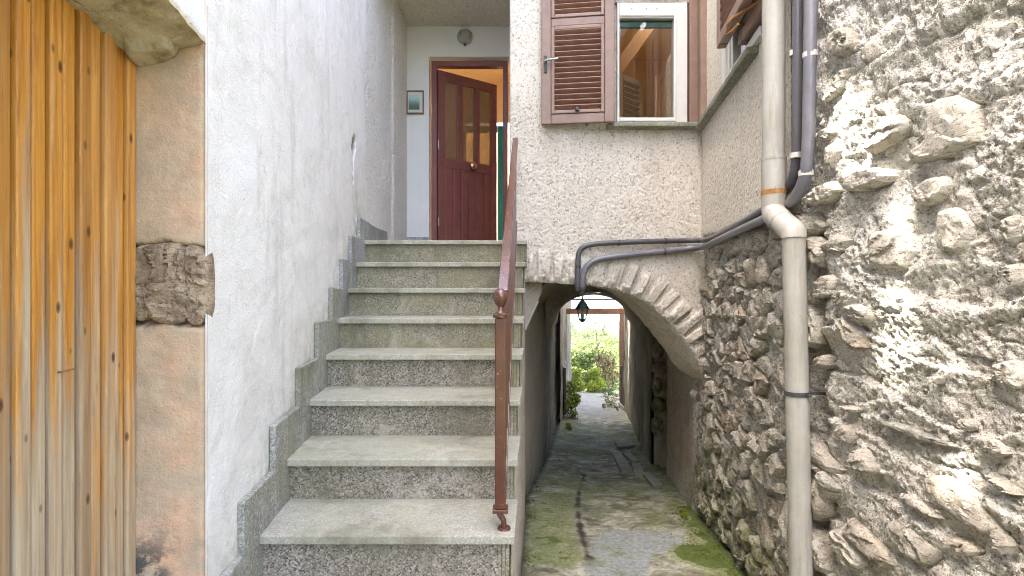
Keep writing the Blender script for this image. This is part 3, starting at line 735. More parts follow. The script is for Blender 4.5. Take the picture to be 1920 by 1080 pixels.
# base tiles along the back wall and the landing
for xa, xb in ((-1.085, -.985), (-.981, -.91), (-.906, -.86)):
    H(MB().box((xa, BW-.012, LZ), (xb, BW+.002, LZ+.185)).build('base_tile', MAT['skirt_blue'], None, bevel=.003))
# roof slabs, upper walls
mb = MB()
mb.box((-1.28, FYp+.03, CZ+.13), (.95, 6.96, TOP-.002)); mb.box((.951, FYp+.03, CZ+.13), (3.0, 4.25, TOP-.002)); mb.box((.951, 5.25, CZ+.13), (3.0, 6.96, TOP-.002)); mb.box((-2.6, FYp+.03, CZ+.13), (-1.281, BW+.14, TOP-.002)); 
H(mb.build('upper_floor', MAT['stucco_pale'], None))
mb = MB()
for (ya, yb_, zt) in ((2.15, 5.3, TOP-.01), (5.32, 9.6, TOP-.01)):
    off = .14 if ya < 3 else .75
    q = [(float(wx(ya))+off, ya), (float(wx(yb_))+off, yb_), (5, yb_), (5, ya)]
    mb.prism([(x, y, -3) for x, y in q], [(x, y, zt) for x, y in q])
mb.box((-.2, 6.9, .2), (3.0, 9.6, .32))
H(mb.build('masonry', MAT['stucco_dark'], None))
# interior rooms ----------------------------------------------------------
room = MB()
room.box((-2.2, 8.9, LZ-.02), (3.2, 9.0, 2.75))                     # far wall
room.box((-2.3, BW+.15, LZ-.02), (-2.2, 9, 2.75))
room.box((.55, FYp+.22, LZ-.02), (.60, 5.9, 2.75)); 
room.box((.10, 5.9, LZ-.02), (.60, 5.95, 2.75))
room.box((1.95, 4.0, LZ-.02), (2.05, 9, 2.75))
room.box((-.035, 6.9, LZ), (.9, 6.96, 2.75)); room.box((-.62, 6.9, 2.23), (-.035, 6.96, 2.75)) ; room.box((-2.2, 6.9, LZ), (-.62, 6.96, 2.75))

H(room.build('room_wall', MAT['peach_wall'], None))
H(MB().box((.60, 6.2, LZ), (1.95, 6.26, 2.75)).build('room_wall', MAT['room_ochre'], None))
H(MB().box((-2.3, BW+.14, LZ-.1), (2.1, 9, LZ-.02)).box((.3, FYp+.04, LZ-.1), (2.1, BW+.139, LZ-.02)).build('room_floor', MAT['plain_concrete'], None))
H(MB().box((-1.25, BW+.14, 2.76), (.58, 6.95, 2.80)).box((.581, 5.25, 2.76), (2.1, 6.9, 2.80)).build('room_ceiling', MAT['yellow_ceiling'], None))
mb = MB()                                                            # teal casing of an inner doorway
xa, xb = P(933, 0, 6.88)[0], P(943.5, 0, 6.88)[0]; zt = P(0, 237, 6.88)[2]
mb.box((xa, 6.86, LZ), (xb, 6.885, zt)); mb.box((-.62, 6.86, zt-.085), (xa-.001, 6.885, zt))
H(mb.build('inner_door_casing', MAT['teal'], None, bevel=.004))
# entrance door --------------------------------------------------------------
fx0, fx1, fz1 = P(808, 0, BW)[0], P(952, 0, BW)[0], P(0, 112, BW)[2]
mb = MB(); fy0, fy1 = BW+.02, BW+.10
mb.box((fx0, fy0, LZ), (fx0+.058, fy1, fz1)); mb.box((fx1-.05, fy0, LZ), (fx1, fy1, fz1)); mb.box((fx0+.058, fy0+.001, fz1-.058), (fx1-.05, fy1, fz1))
H(mb.build('door_frame', MAT['maroon'], None, bevel=.006))
dloc = Vector((fx0+.062, BW+.05, LZ))
ed = thing('door', None, None); ed.parent = house; ed.location = dloc-Vector(house.location); ed['label'] = 'maroon front door standing ajar with three glass panels'
ang = math.atan2(.40, .585); LW = .72; LH = 2.267-LZ
ed.rotation_euler.z = ang
def D(o): o.parent = ed; return o
st_ = .075; gz0 = 1.02; gz1 = LH-.10
mb = MB(); mb.box((0, -.02, 0), (st_, .02, LH)); mb.box((LW-st_, -.02, 0), (LW, .02, LH)); mb.box((st_, -.0195, LH-.10), (LW-st_, .0195, LH))
mb.box((st_, -.0195, gz0-.10), (LW-st_, .0195, gz0)); gw = (LW-2*st_-.13)/3
for k in (1, 2):
    x = st_+k*gw+(k-1)*.065; mb.box((x, -.0195, gz0), (x+.065, .0195, gz1))
mb.box((st_, -.0195, 0), (LW-st_, .0195, .06))
D(mb.build('leaf_frame', MAT['maroon'], None, bevel=.005))
for k in range(3):
    x = st_+k*(gw+.065); D(MB().box((x+.001, -.004, gz0+.001), (x+gw-.001, .004, gz1-.001)).build('glass_panel', MAT['patterned'], None))
nb_ = 6; bw_ = (LW-2*st_)/nb_
for k in range(nb_):
    D(MB().box((st_+k*bw_+.002, -.014, .061), (st_+(k+1)*bw_-.002, .012, gz0-.101)).build('board', MAT['maroon'], None, bevel=.005))
D(MB().lathe((0, 0, 0), [(.012, 0), (.012, .03), (.03, .034), (.036, .048), (.034, .062), (.02, .072), (.004, .074)], 20,
             Matrix.Translation((.39, -.02, gz0-.05)) @ Matrix.Rotation(R(90), 4, 'X')).build('knob', MAT['brass'], None, True))
D(MB().box((LW-.004, -.012, gz0-.14), (LW+.004, .012, gz0+.04)).build('lock_plate', MAT['steel'], None))
for z in (.3, 1.1):
    D(MB().tube([(-.004, -.026, z), (-.004, -.026, z+.09)], .008, 10).build('hinge', MAT['steel'], None, True))
# front window -------------------------------------------------------------------
def rect(px0, py0, px1, py1, y): 
    a = P(px0, py1, y); b = P(px1, py0, y); return a[0], a[2], b[0], b[2]
wd = thing('window', None, None); wd.parent = house; wd.location = Vector(P(1220, 235, FYp))-Vector(house.location)
def W(o, par=wd): o.parent = par; o.matrix_parent_inverse = Matrix.Translation(-Vector(P(1220, 235, FYp))); return o
x0, z0, x1, z1 = rect(1156, 8, 1287, 233, FYp-.02)
ix0, iz0, ix1, iz1 = rect(1160.5, 37, 1262, 222, FYp-.02)
fr = MB(); ya, yb_ = FYp-.045, FYp+.03
fr.box((x0, ya, z0), (ix0, yb_, z1)); fr.box((ix1, ya, z0), (x1, yb_, z1)); fr.box((ix0, ya+.001, z0), (ix1, yb_, iz0)); fr.box((ix0, ya+.001, iz1), (ix1, yb_, z1))
W(fr.build('frame', MAT['white'], None, bevel=.005))
mb = MB(); mb.box((ix1-.002, ya-.008, iz0-.03), (ix1+.014, ya-.001, iz1+.03)); mb.box((ix0, ya-.008, iz1+.012), (ix1-.003, ya-.001, iz1+.03)); mb.box((ix0, ya-.008, iz0-.03), (ix1-.003, ya-.001, iz0-.012))
W(mb.build('bead', MAT['white'], None, bevel=.003))
W(MB().box((ix0-.001, FYp-.012, iz0-.001), (ix1+.001, FYp-.007, iz1+.001)).build('pane', MAT['pane'], None))
W(MB().box((ix0, FYp+.002, iz1-.042), (ix1, FYp+.03, iz1-.001)).build('blind', MAT['teal'], None))
for px in (1185, 1213, 1232):
    a = P(px, 16, FYp-.05); W(MB().tube([(a[0], ya-.003, a[2]), (a[0], ya+.004, a[2])], .004, 8).build('screw', MAT['iron'], None))
# dark opening behind the pane: recess box + interior visible through glass
op = MB(); xl_, xr_, zl_, zr_ = x0-.0, x1-.0, z0, z1
H(MB().box((x0-.02, ya+.01, z1+.002), (x1+.03, FYp+.1, z1+.06)).build('window_lintel', MAT['sillstone'], None, bevel=.005))
ax0, az0, ax1, az1 = rect(1290, -60, 1306, 232, FYp-.02)
H(MB().box((ax0, FYp-.06, az0), (ax1, FYp+.0, az1)).build('side_post', MAT['shutter'], None, bevel=.004))
MAT['room_brown'] = m_paint('ochre_room', (.50, .30, .15), .9, .1, .1, sc=3)
# facade opening: the pane sits just in front of the facade, so a shallow furnished niche is cut by a window box
sx0, sz0, sx1, sz1 = rect(1138, 233, 1318, 241, FYp-.03)
H(MB().box((sx0, FYp-.085, sz0), (sx1, FYp+.02, sz1)).build('window_sill', MAT['sillstone'], None, bevel=.005))
# sill running on along the oblique wall
ya_, yb2 = 2.52, 3.765; zs_ = 1.19
def wo_(y, dd): return (float(wx(y))-.989*dd, y+.147*dd)
q = [wo_(ya_, .0), wo_(ya_, .075), wo_(yb2-.02, .075), wo_(yb2, .0)]
H(MB().prism([(a, b, zs_-.035) for a, b in q], [(a, b, zs_) for a, b in q]).build('window_sill', MAT['sillstone'], None, bevel=.006))
# shutter: front left leaf ---------------------------------------------------------
def shutter(loc, rz, x0, x1, z0, z1, mids, stile=.075, th=.035, name='shutter', slat_h=.040, mat=None, inner=True, slat=None):
    s = thing(name, None, None); s.parent = house; s.location = Vector(loc)-Vector(house.location); s.rotation_euler.z = rz
    mb = MB(); 
    mb.box((x0, -th/2, z0), (x0+stile, th/2, z1)); mb.box((x1-stile, -th/2, z0), (x1, th/2, z1))
    zs = [(z0, z0+stile)]+[(m-stile*.42, m+stile*.42) for m in mids]+[(z1-stile, z1)]
    for a, b in zs: mb.box((x0+stile, -th/2+.0006, a), (x1-stile, th/2-.0006, b))
    o = mb.build('frame', mat or MAT['shutter'], None, bevel=.006); o.parent = s
    for (a, b), (c, d_) in zip(zs[:-1], zs[1:]):
        lo, hi = b, c; xa, xb = x0+stile, x1-stile
        if inner and hi-lo > .25:
            iw = .026; mb = MB(); mb.box((xa+.002, -th/2-.006, lo+.002), (xa+iw, th/2-.01, hi-.002)); mb.box((xb-iw, -th/2-.006, lo+.002), (xb-.002, th/2-.01, hi-.002))
            mb.box((xa+iw, -th/2-.0055, lo+.002), (xb-iw, th/2-.01, lo+iw)); mb.box((xa+iw, -th/2-.0055, hi-iw), (xb-iw, th/2-.01, hi-.002))
            o = mb.build('flap_frame', mat or MAT['shutter'], None, bevel=.004); o.parent = s
            xa, xb, lo, hi = xa+iw, xb-iw, lo+iw, hi-iw
        n = max(1, int(round((hi-lo)/slat_h))); me = None; st = (hi-lo)/n
        for k in range(n):
            zc = lo+st*(k+.5)
            if me is None:
                M_ = Matrix.Rotation(R(-38), 4, 'X')
                o = MB().box((0, -.027, -.0045), (xb-xa, .027, .0045), M_).build('slat', slat or MAT['slat'], None, bevel=.002); me = o.data; o.parent = s
            else:
                o2 = o.copy(); COL.objects.link(o2); o = o2; o.parent = s
            o.location = (xa, 0, zc)
        bk = MB().box((xa, th/2-.006, lo), (xb, th/2-.002, hi)).build('back_panel', MAT['slat_dark'], None); bk.parent = s
    return s
sy = FYp-.10
a = P(1015, 235, sy); b = P(1151, 231, sy)
wS = (1151-1015)/F*sy
s1 = shutter((b[0], sy-.02, b[2]), R(-7)*-1*-1, -wS, 0, 0, 1.15, [(233-42)/F*sy], .070)
s1['label'] = 'brown louvred shutter opened flat on the wall left of the window'
# lever handle and catch
def S1(o): o.parent = s1; return o
hz = (235-122)/F*sy; hx = -wS+.028
mb = MB(); mb.box((hx-.010, -.028, hz-.065), (hx+.012, -.0185, hz+.06))
S1(mb.build('handle_plate', MAT['iron'], None, bevel=.003))
mb = MB(); mb.tube([(hx, -.026, hz+.012), (hx, -.05, hz+.012), (hx+.02, -.056, hz+.014), (hx+.095, -.056, hz+.02)], [.008, .008, .008, .007], 10)
S1(mb.build('handle', MAT['steel'], None, True))
mb = MB(); cx_ = (1082-1151)/F*sy; cz_ = (235-211)/F*sy; mb.lathe((cx_, -.03, cz_), [(.006, -.014), (.016, -.01), (.016, .008), (.006, .02)], 12); mb.box((cx_-.006, -.03, cz_-.004), (cx_+.006, -.016, cz_+.004))
S1(mb.build('catch', MAT['iron'], None, True))
mb = MB(); cx_ = (1100-1151)/F*sy; mb.tube([(cx_, .02, -.012), (cx_, -.005, -.014), (cx_, -.01, .006)], .006, 8)
S1(mb.build('stop', MAT['iron'], None, True))
# side window on the oblique wall with two projecting leaves
sa = math.atan2(1, .149)
def ob(px, py, off):
    k = (px-960)/F; y = (.854-off)/(k-.149); return y, (540-py)/F*y
# brown strip standing at the corner
y_, z_ = ob(1331, 0, .02)
q = [wo_(3.62, .0), wo_(3.62, .06), wo_(3.70, .06), wo_(3.70, .0)]
H(MB().prism([(a, b, 1.195) for a, b in q], [(a, b, 2.6) for a, b in q]).build('side_post', MAT['shutter'], None, bevel=.004))
y_, z_ = ob(1352, 92, .12)
ang_ = math.atan2(-1, -.149)                 # local +x runs towards the camera along the wall
p0 = (float(wx(y_))-.12, y_, z_)
s2 = shutter(p0, ang_, 0, .70, 0, 1.2, [], .06, .05, slat_h=.045, inner=False); s2['label'] = 'brown louvred shutter propped out from the side window'
y2, z2 = ob(1393, 86, .05)
s3 = shutter((float(wx(y2))-.05, y2, z2), ang_, 0, .60, 0, 1.2, [], .06, .05, slat_h=.045, inner=False); s3['label'] = 'brown louvred shutter close to the side window behind the propped leaf'
# white frame of the side window
w2 = thing('window', None, None); w2.parent = house; w2.location = Vector((1.3, 3.0, 1.19))-Vector(house.location)
def W2(o): o.parent = w2; o.matrix_parent_inverse = Matrix.Translation(-Vector((1.3, 3.0, 1.19))); return o
mb = MB()
for ya_, yb2 in ((3.02, 3.10), (2.86, 2.90), (2.93, 2.97)):
    q = [wo_(ya_, .019), wo_(ya_, .05), wo_(yb2, .05), wo_(yb2, .019)]; mb.prism([(a, b, 1.192) for a, b in q], [(a, b, 2.5) for a, b in q])
q = [wo_(2.42, .019), wo_(2.42, .048), wo_(3.018, .048), wo_(3.018, .019)]; mb.prism([(a, b, 1.193) for a, b in q], [(a, b, 1.24) for a, b in q])
W2(mb.build('frame', MAT['white'], None, bevel=.004))
q = [wo_(2.42, .02), wo_(2.42, .027), wo_(2.855, .027), wo_(2.855, .02)]
W2(MB().prism([(a, b, 1.242) for a, b in q], [(a, b, 2.5) for a, b in q]).build('pane', MAT['pane'], None))
# rusty stay holding the shutter out
yA, zA = ob(1375, 33, .155); yB, zB = ob(1432, 24, .0)
A_ = Vector((float(wx(yA))-.155, yA, zA)); 
mb = MB(); mb.tube([A_, A_+Vector((.20, -.30, .05))], .008, 8); mb.tube([A_, A_+Vector((-.02, .02, -.02)), A_+Vector((-.012, .05, -.055)), A_+Vector((.0, .01, -.06)), A_+Vector((.012, -.03, -.045))], .007, 8)
H(mb.build('shutter_stay', MAT['rust'], None, True))
# curtain and inner leaf seen through the pane
xs = np.linspace(1.62, 1.95, 50); zs = np.linspace(.5, 2.4, 12)
Xc, Zc = np.meshgrid(xs, zs, indexing='ij')
H(grid('curtain', np.stack([Xc, 5.8+.05*np.sin(Xc*34)+.02*np.sin(Xc*71+1)+.10*(Xc-1), Zc], -1), MAT['curtain']))
sx_ = shutter((.86, 4.14, .55), R(40), 0, .30, 0, 1.18, [], .04, .03, slat_h=.045, inner=False, mat=MAT['room_ochre'], slat=MAT['room_ochre']); sx_['label'] = 'ochre louvred inner leaf behind the window pane'
# inner diagonal ceiling beam
H(MB().prism([(.66, 5.0, 1.72), (.76, 5.0, 1.66), (1.52, 5.0, 2.72), (1.40, 5.0, 2.74)], [(.66, 5.12, 1.72), (.76, 5.12, 1.66), (1.52, 5.12, 2.72), (1.40, 5.12, 2.74)]).build('ceiling_beam', MAT['room_brown'], None))
# ================================================================ rubble wall
rub = thing('stone_wall', 'rough mortared rubble wall rising behind the grey downpipe', 'wall', (1.2, 2.6, -1.7))
def Q(o): return attach(o, rub)
ys = np.concatenate([np.arange(.3, .95, .03), np.arange(.95, 2.0, .0048), np.arange(2.0, 4.1, .008), np.arange(4.1, 5.5, .02), [5.5]])
zs = np.concatenate([np.arange(-2.3, -1.72, .03), np.arange(-1.72, -1.1, .0085), np.arange(-1.1, .62, .0058), np.arange(.62, 1.28, .009), np.linspace(1.3, 2.4, 10)])
Y, Z = np.meshgrid(ys, zs, indexing='ij')
bl = sstep(1.85, 2.1, Y)
NX = -.995*(1-bl)-.989*bl; NY = -.0995*(1-bl)+.147*bl
far = sstep(1.93, 2.05, Y)
disp = .06*fbm(Y*2.6, Z*2.6, 1, 121, 3)*(1-.6*far)+.017*fbm(Y*8, Z*8, 0, 122, 4)+.016*fbm(Y*24, Z*24, 0, 123, 4)+.006*fbm(Y*70, Z*70, 0, 129, 2)
crumb = vn(Y*105, Z*105, 0, 127)*.5+vn(Y*190, Z*190, 0, 128)*.5
disp = disp+.0065*sstep(.40, .62, crumb)*(.35+.65*sstep(-.2, .15, fbm(Y*3.5, Z*3.5, 0, 126, 3)))-.006*sstep(.36, .22, crumb)
disp = disp+.02*(1-np.abs(fbm(Y*3.0, Z*4.5, 5, 130, 3))*5).clip(0, 1)*(1-sstep(1.93, 2.05, Y))-.012
rid = np.abs(fbm(Y*5, Z*9, 3, 124, 4)); disp = disp-.012*sstep(.05, .0, rid)*(1-far)+.012*fbm(Y*24, Z*24, 0, 123, 4)*far
# ledge-like strata in the near lower part: break lines sloping with the courses
lv = Z*6.0+1.1*fbm(Y*2.2, Z*1.2, 0, 125, 3); saw = lv-np.floor(lv)
disp = disp+(.020*saw-.010)*(1-far)*sstep(.35, -.2, Z)
disp = disp - .006*far*sstep(4.1, 3.9, Y) + .016*far*sstep(.05, .3, Z)*sstep(3.3, 3.7, Y)
pierm = sstep(3.95, 4.15, Y)
disp = disp*(1-.5*pierm)+.02*pierm
fold = np.exp(-((Y-1.955)/.045)**2); disp = disp-.04*fold*sstep(.5, .2, Z)
X = wx(Y)+NX*disp; Yw = Y+NY*disp
Zs = Z
orange = pierm*sstep(-.75, -1.1, Z)*(1-sstep(-1.62, -1.8, Z))*sstep(4.05, 4.25, Y)
green = np.clip(sstep(fl(Y)+.62, fl(Y)+.05, Z)*1.0, 0, 1)*sstep(4.6, 3.7, Y)+.35*np.exp(-((Y-1.30)/.12)**2)*sstep(.55, .75, Z)
dark = np.clip(far*sstep(.36, .2, Z)*.4+.5*fold*sstep(.45, .1, Z), 0, 1)*(1-pierm)  # mortar between stones darker; shading of the fold painted in too
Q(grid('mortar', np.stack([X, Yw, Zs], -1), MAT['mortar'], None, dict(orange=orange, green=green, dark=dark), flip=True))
def wframe(u, v, w_):
    u = np.asarray(u); b = sstep(1.9, 2.05, u)
    nx_ = -.995*(1-b)-.989*b; ny_ = -.0995*(1-b)+.147*b
    return np.stack([wx(u)+nx_*w_, u+ny_*w_, v], 1)
# packed field stones between the corner and the pipe: a Voronoi packing, one mesh per stone
cu, cv = .165, .105
pts = []
for j, v in enumerate(np.arange(-1.95, .40, cv)):
    for i, u in enumerate(np.arange(1.93, 4.3, cu)):
        s_ = 1.0
        pts.append((u+(.5*cu if j % 2 else 0)+rng.uniform(-.34, .34)*cu, v+rng.uniform(-.36, .36)*cv))
pts = np.array(pts); asp = 1.45
# thin some seeds out so that sizes vary
keep = rng.random(len(pts)) > .16; pts = pts[keep]
def clip(poly, n, c):
    out = []
    for a, b in zip(poly, poly[1:]+poly[:1]):
        da, db = a[0]*n[0]+a[1]*n[1]-c, b[0]*n[0]+b[1]*n[1]-c
        if da <= 0: out.append(a)
        if (da < 0 < db) or (db < 0 < da):
            t = da/(da-db); out.append((a[0]+(b[0]-a[0])*t, a[1]+(b[1]-a[1])*t))
    return out
S2_ = np.stack([pts[:, 0]/asp, pts[:, 1]], 1); cnt = 0
for i, (u, v) in enumerate(pts):
    if not (1.99 < u < 4.05 and float(fl(u))+.02 < v < .31-.02*rng.random()): continue
    d2 = np.hypot(*(S2_-S2_[i]).T); nb = np.argsort(d2)[1:16]
    cx, cy_ = S2_[i]; poly = [(cx-.2, cy_-.2), (cx+.2, cy_-.2), (cx+.2, cy_+.2), (cx-.2, cy_+.2)]
    for j in nb:
        n_ = S2_[j]-S2_[i]; m_ = (S2_[i]+S2_[j])/2; poly = clip(poly, n_, float(n_ @ m_))
        if len(poly) < 3: break
    if len(poly) < 3: continue
    p = np.array(poly); c = p.mean(0); sh = rng.uniform(.80, .95)
    p = c+(p-c)*sh; p[:, 0] *= asp
    if p[:, 1].max() > .34: p[:, 1] = np.minimum(p[:, 1], .34)
    if cnt >= 240 or rng.random() < .16: continue
    cnt += 1
    h = rng.uniform(.004, .026)
    mt = MAT['stone']
    Q(stone('stone', p+rng.normal(0, .009, p.shape), wframe, h, mt, None, int(rng.integers(0, 900)), 18, 5, .8, (rng.uniform(-.22, .22), rng.uniform(-.25, .2)), 9, .05, 1 if rng.random() < .2 else 0, rng.uniform(.010, .026)))
# bigger half buried stones in the near plaster, outlined where they stand on the wall
def zz5(l): return [(1520+x*.3795, 150+y*.3795) for x, y in l]
def zz6(l): return [(1520+x*.4073, 640+y*.4073) for x, y in l]
def zz8(l): return [(1200+x*.5, 540+y*.5) for x, y in l]
def zz7(l): return [(1300+x*.5, y*.5) for x, y in l]
NEAR = [
 (zz5([(640,90),(740,72),(830,120),(852,300),(700,380),(590,398),(515,412),(495,385),(580,310),(615,190)]), .030, 'p'),
 (zz5([(390,190),(470,162),(497,210),(470,275),(380,330),(295,375),(305,300)]), .045, 'p'),
 (zz5([(175,505),(250,440),(370,425),(432,490),(330,535),(200,562)]), .05, 'p'),
 (zz5([(0,592),(60,530),(130,498),(168,545),(130,592),(30,622)]), .055, 'p'),
 (zz5([(130,10),(195,-20),(182,50),(88,135),(95,80)]), .04, 'p'),
 (zz5([(60,262),(130,222),(158,270),(110,300),(70,312)]), .03, 's'),
 (zz5([(308,800),(328,750),(400,728),(480,750),(540,850),(500,940),(400,932),(318,905)]), .04, 'p'),
 (zz5([(652,645),(740,622),(832,680),(820,800),(780,862),(655,845)]), .035, 'p'),
 (zz5([(515,560),(590,490),(690,468),(712,540),(640,612),(540,622)]), .03, 'p'),
 (zz5([(18,770),(60,778),(102,860),(70,932),(28,882)]), .05, 's'),
 (zz5([(38,1000),(110,948),(158,990),(140,1052),(48,1082)]), .045, 's'),
 (zz5([(148,1052),(200,1028),(242,1090),(180,1132),(138,1092)]), .045, 's'),
 (zz5([(100,330),(140,300),(160,350),(130,440),(95,420)]), .03, 's'),
 (zz5([(980,690),(1030,660),(1050,760),(1010,830),(975,770)]), .03, 's'),
 (zz5([(990,920),(1045,900),(1052,1020),(1000,1020)]), .03, 's'),
 (zz5([(60,830),(150,760),(210,790),(190,850),(110,860)]), .03, 's'),
 (zz7([(515,135),(590,88),(642,150),(610,200),(535,222)]), .05, 's'),
 (zz7([(505,350),(545,290),(600,240),(590,300),(520,395)]), .03, 's'),
 (zz7([(640,180),(700,150),(760,190),(720,240),(650,235)]), .02, 's'),
 (zz6([(205,505),(260,488),(322,570),(332,612),(280,622),(215,560)]), .05, 's'),
 (zz6([(148,400),(190,368),(217,430),(200,482),(158,452)]), .04, 's'),
 (zz6([(535,620),(640,612),(760,680),(862,770),(882,872),(850,902),(720,832),(600,742),(548,680)]), .03, 'p'),
 (zz6([(365,820),(450,815),(560,900),(615,980),(570,1042),(500,1012),(408,920)]), .045, 's'),
 (zz6([(105,860),(160,858),(240,950),(282,1040),(220,1072),(138,980)]), .05, 's'),
 (zz6([(198,808),(260,858),(380,958),(432,1040),(380,1062),(260,962),(168,880)]), .045, 's'),
 (zz6([(78,580),(120,640),(172,680),(150,702),(88,660),(58,610)]), .05, 's'),
 (zz6([(845,110),(960,78),(1002,150),(990,232),(900,192)]), .03, 'p'),
 (zz6([(178,0),(260,-12),(272,30),(230,46)]), .045, 's'),
 (zz6([(38,92),(80,58),(102,90),(70,132),(44,122)]), .035, 's'),
 (zz6([(305,368),(400,372),(560,436),(750,490),(722,508),(560,470),(400,400)]), .015, 's'),
 (zz6([(575,160),(622,168),(612,197),(572,186)]), .03, 's'),
 (zz6([(698,370),(740,348),(782,390),(740,422)]), .03, 's'),
 (zz6([(158,288),(232,308),(222,332),(168,316)]), .03, 's'),
 (zz6([(855,600),(960,678),(992,712),(940,692),(848,622)]), .05, 's'),
 (zz6([(8,640),(60,636),(82,720),(92,800),(40,842),(0,760)]), .05, 's'),
 (zz6([(420,690),(500,700),(600,790),(650,830),(560,790),(450,730)]), .04, 's'),
 (zz6([(880,860),(930,940),(920,980),(880,930)]), .04, 's'),
 (zz6([(640,900),(720,905),(800,960),(760,1000),(680,960)]), .03, 'p'),
 (zz6([(10,860),(50,880),(90,1000),(110,1080),(40,1060)]), .04, 's'),
 (zz6([(820,440),(900,450),(950,520),(880,540),(820,500)]), .035, 's'),
 (zz8([(738,112),(790,103),(852,170),(850,232),(800,202)]), .045, 's'),
 (zz8([(788,60),(880,58),(897,120),(850,136),(798,102)]), .05, 'p'),
 (zz8([(675,262),(715,248),(718,290),(684,302)]), .035, 's'),
 (zz8([(658,0),(750,-2),(752,35),(663,41)]), .045, 's'),
 (zz8([(632,60),(680,78),(692,200),(652,232),(630,205)]), .05, 's'),
 (zz8([(748,20),(785,8),(792,45),(757,56)]), .03, 's'),
]
for k, (poly, h, m_) in enumerate(NEAR):
    uv = [wall_hit(*q) for q in poly]
    Q(stone('stone', uv, wframe, h*.60+.013, MAT['stone_pale' if m_ == 'p' else 'stone'], None, 31*k+5, 44, 13, .34, (0, 0), 9, .05, 1 if k % 3 else 0, h*.26))
# pale stone let into the pier under the arch
uv = [(4.02, -.80), (4.16, -.80), (4.18, -.87), (4.10, -.90), (4.01, -.87)]
Q(stone('stone', uv, wframe, .05, MAT['stone_pale'], None, 991, 20, 6, .3))
# ================================================================ passage beyond the arch
pr = thing('passage_wall', 'dark streaked wall on the right side of the covered passage', 'wall', (2, 8, -2.3))
def PR(o): return attach(o, pr)
ys = np.arange(6.15, 12.1, .03); zs = np.arange(-3.0, .9, .03); Y, Z = np.meshgrid(ys, zs, indexing='ij')
rx = np.interp(Y, [6.15, 9, 12.1], [1.66, 2.13, 2.60])
X = rx+.05*fbm(Y*2, Z*2, 0, 131)+.02*fbm(Y*9, Z*9, 0, 132)
PR(grid('render', np.stack([X, Y, Z], -1), MAT['passage'], None, flip=True))
mb = MB(); mb.prism([(1.67, 6.15, -3), (2.62, 12.1, -3), (3.4, 12.1, -3), (2.75, 6.15, -3)], [(1.67, 6.15, .9), (2.62, 12.1, .9), (3.4, 12.1, .9), (2.75, 6.15, .9)])
for i, p in enumerate(mb.v): mb.v[i] = (p[0]+.03, p[1]+.002, p[2])
PR(mb.build('masonry', MAT['passage'], None))
# stones of the door reveal in the dark opening
for k, (z0, z1, x1) in enumerate(((-.62, -.36, .16), (-.86, -.64, .10), (-1.04, -.88, .15), (-1.28, -1.06, .09), (-1.5, -1.3, .12), (-1.78, -1.53, .1))):
    f_ = lambda u, v, w_: np.stack([u, 6.15-w_, v], 1)
    PR(stone('stone', [(1.67, z0), (1.67, z1), (1.67+x1*1.4, z1-.01), (1.67+x1*1.5, z0+.02)], f_, .05, MAT['stone'], None, 200+k, 16, 4, .4, base=.05))
MBd = MB(); MBd.box((1.68, 5.5, -2.9), (2.6, 5.56, .6)); MBd.box((2.55, 5.5, -2.9), (2.65, 6.2, .6)); MBd.box((1.68, 5.5, -.28), (2.6, 6.2, .6))
PR(MBd.build('recess', MAT['vault'], None))
# wooden post and white foot stone at the passage end
mb = MB(); xx, yy, _ = P(1166, 700, 11.8); mb.box((xx-.02, 11.5, -2.65), (xx+.09, 12.0, -.45))
PR(mb.build('post', MAT['beam'], None, bevel=.01))
mb = MB(); mb.box((xx-.04, 11.46, -2.85), (xx+.10, 12.02, -2.652)); PR(mb.build('foot_stone', MAT['clip'], None, bevel=.02))
mb = MB(); mb.tube([(xx-.06, 11.6, -2.6), (xx-.06, 11.6, -1.75)], .025, 10); PR(mb.build('drain_pipe', MAT['conduit_light'], None, True))
pl = thing('passage_wall', 'stuccoed wall on the left side of the covered passage', 'wall', (.5, 7, -2.3))
def PL(o): return attach(o, pl)
def lwall(name, y0, y1, z0, z1, off, mat, st=.025, seed=0, x0=None, x1=None, amp=1):
    ys = np.arange(y0, y1+st*.5, st); zs = np.arange(z0, z1, st); Y, Z = np.meshgrid(ys, zs, indexing='ij')
    X = (lx(Y) if x0 is None else x0+(x1-x0)*(Y-y0)/(y1-y0))+off+amp*(.05*fbm(Y*2, Z*2, 0, seed)+.025*fbm(Y*8, Z*8, 0, seed+1))
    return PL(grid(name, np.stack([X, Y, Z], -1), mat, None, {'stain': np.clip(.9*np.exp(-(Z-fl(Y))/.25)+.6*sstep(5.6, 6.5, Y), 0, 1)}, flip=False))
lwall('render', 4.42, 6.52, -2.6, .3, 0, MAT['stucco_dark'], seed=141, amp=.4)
lwall('render', 6.56, 9.6, -2.9, .2, -.07, MAT['passage'], seed=145)
lwall('render', 9.62, 11.2, -3.1, 2.4, .03, MAT['passage'], seed=149)
lwall('render', 11.25, 12.7, -3.2, 2.4, .0, MAT['passage'], seed=153)
mb = MB()
for (ya, yb_, off, zt) in ((6.56, 9.6, -.14, .2), (9.62, 11.2, -.05, 2.4), (11.25, 12.7, -.08, 2.4)):
    q = [(float(lx(ya))+off, ya), (float(lx(yb_))+off, yb_), (-3, yb_), (-3, ya)]
    mb.prism([(a, b, -3.2) for a, b in q], [(a, b, zt) for a, b in q])
mb.prism([(1.38, 12.71, -4), (1.93, 17.6, -4.6), (.6, 17.6, -4.6), (.6, 12.71, -4)], [(1.38, 12.71, 4.2), (1.93, 17.6, 4.2), (.6, 17.6, 4.2), (.6, 12.71, 4.2)])  # last prism: unseen wall extension added to throw the far path into shade
PL(mb.build('masonry', MAT['passage'], None))
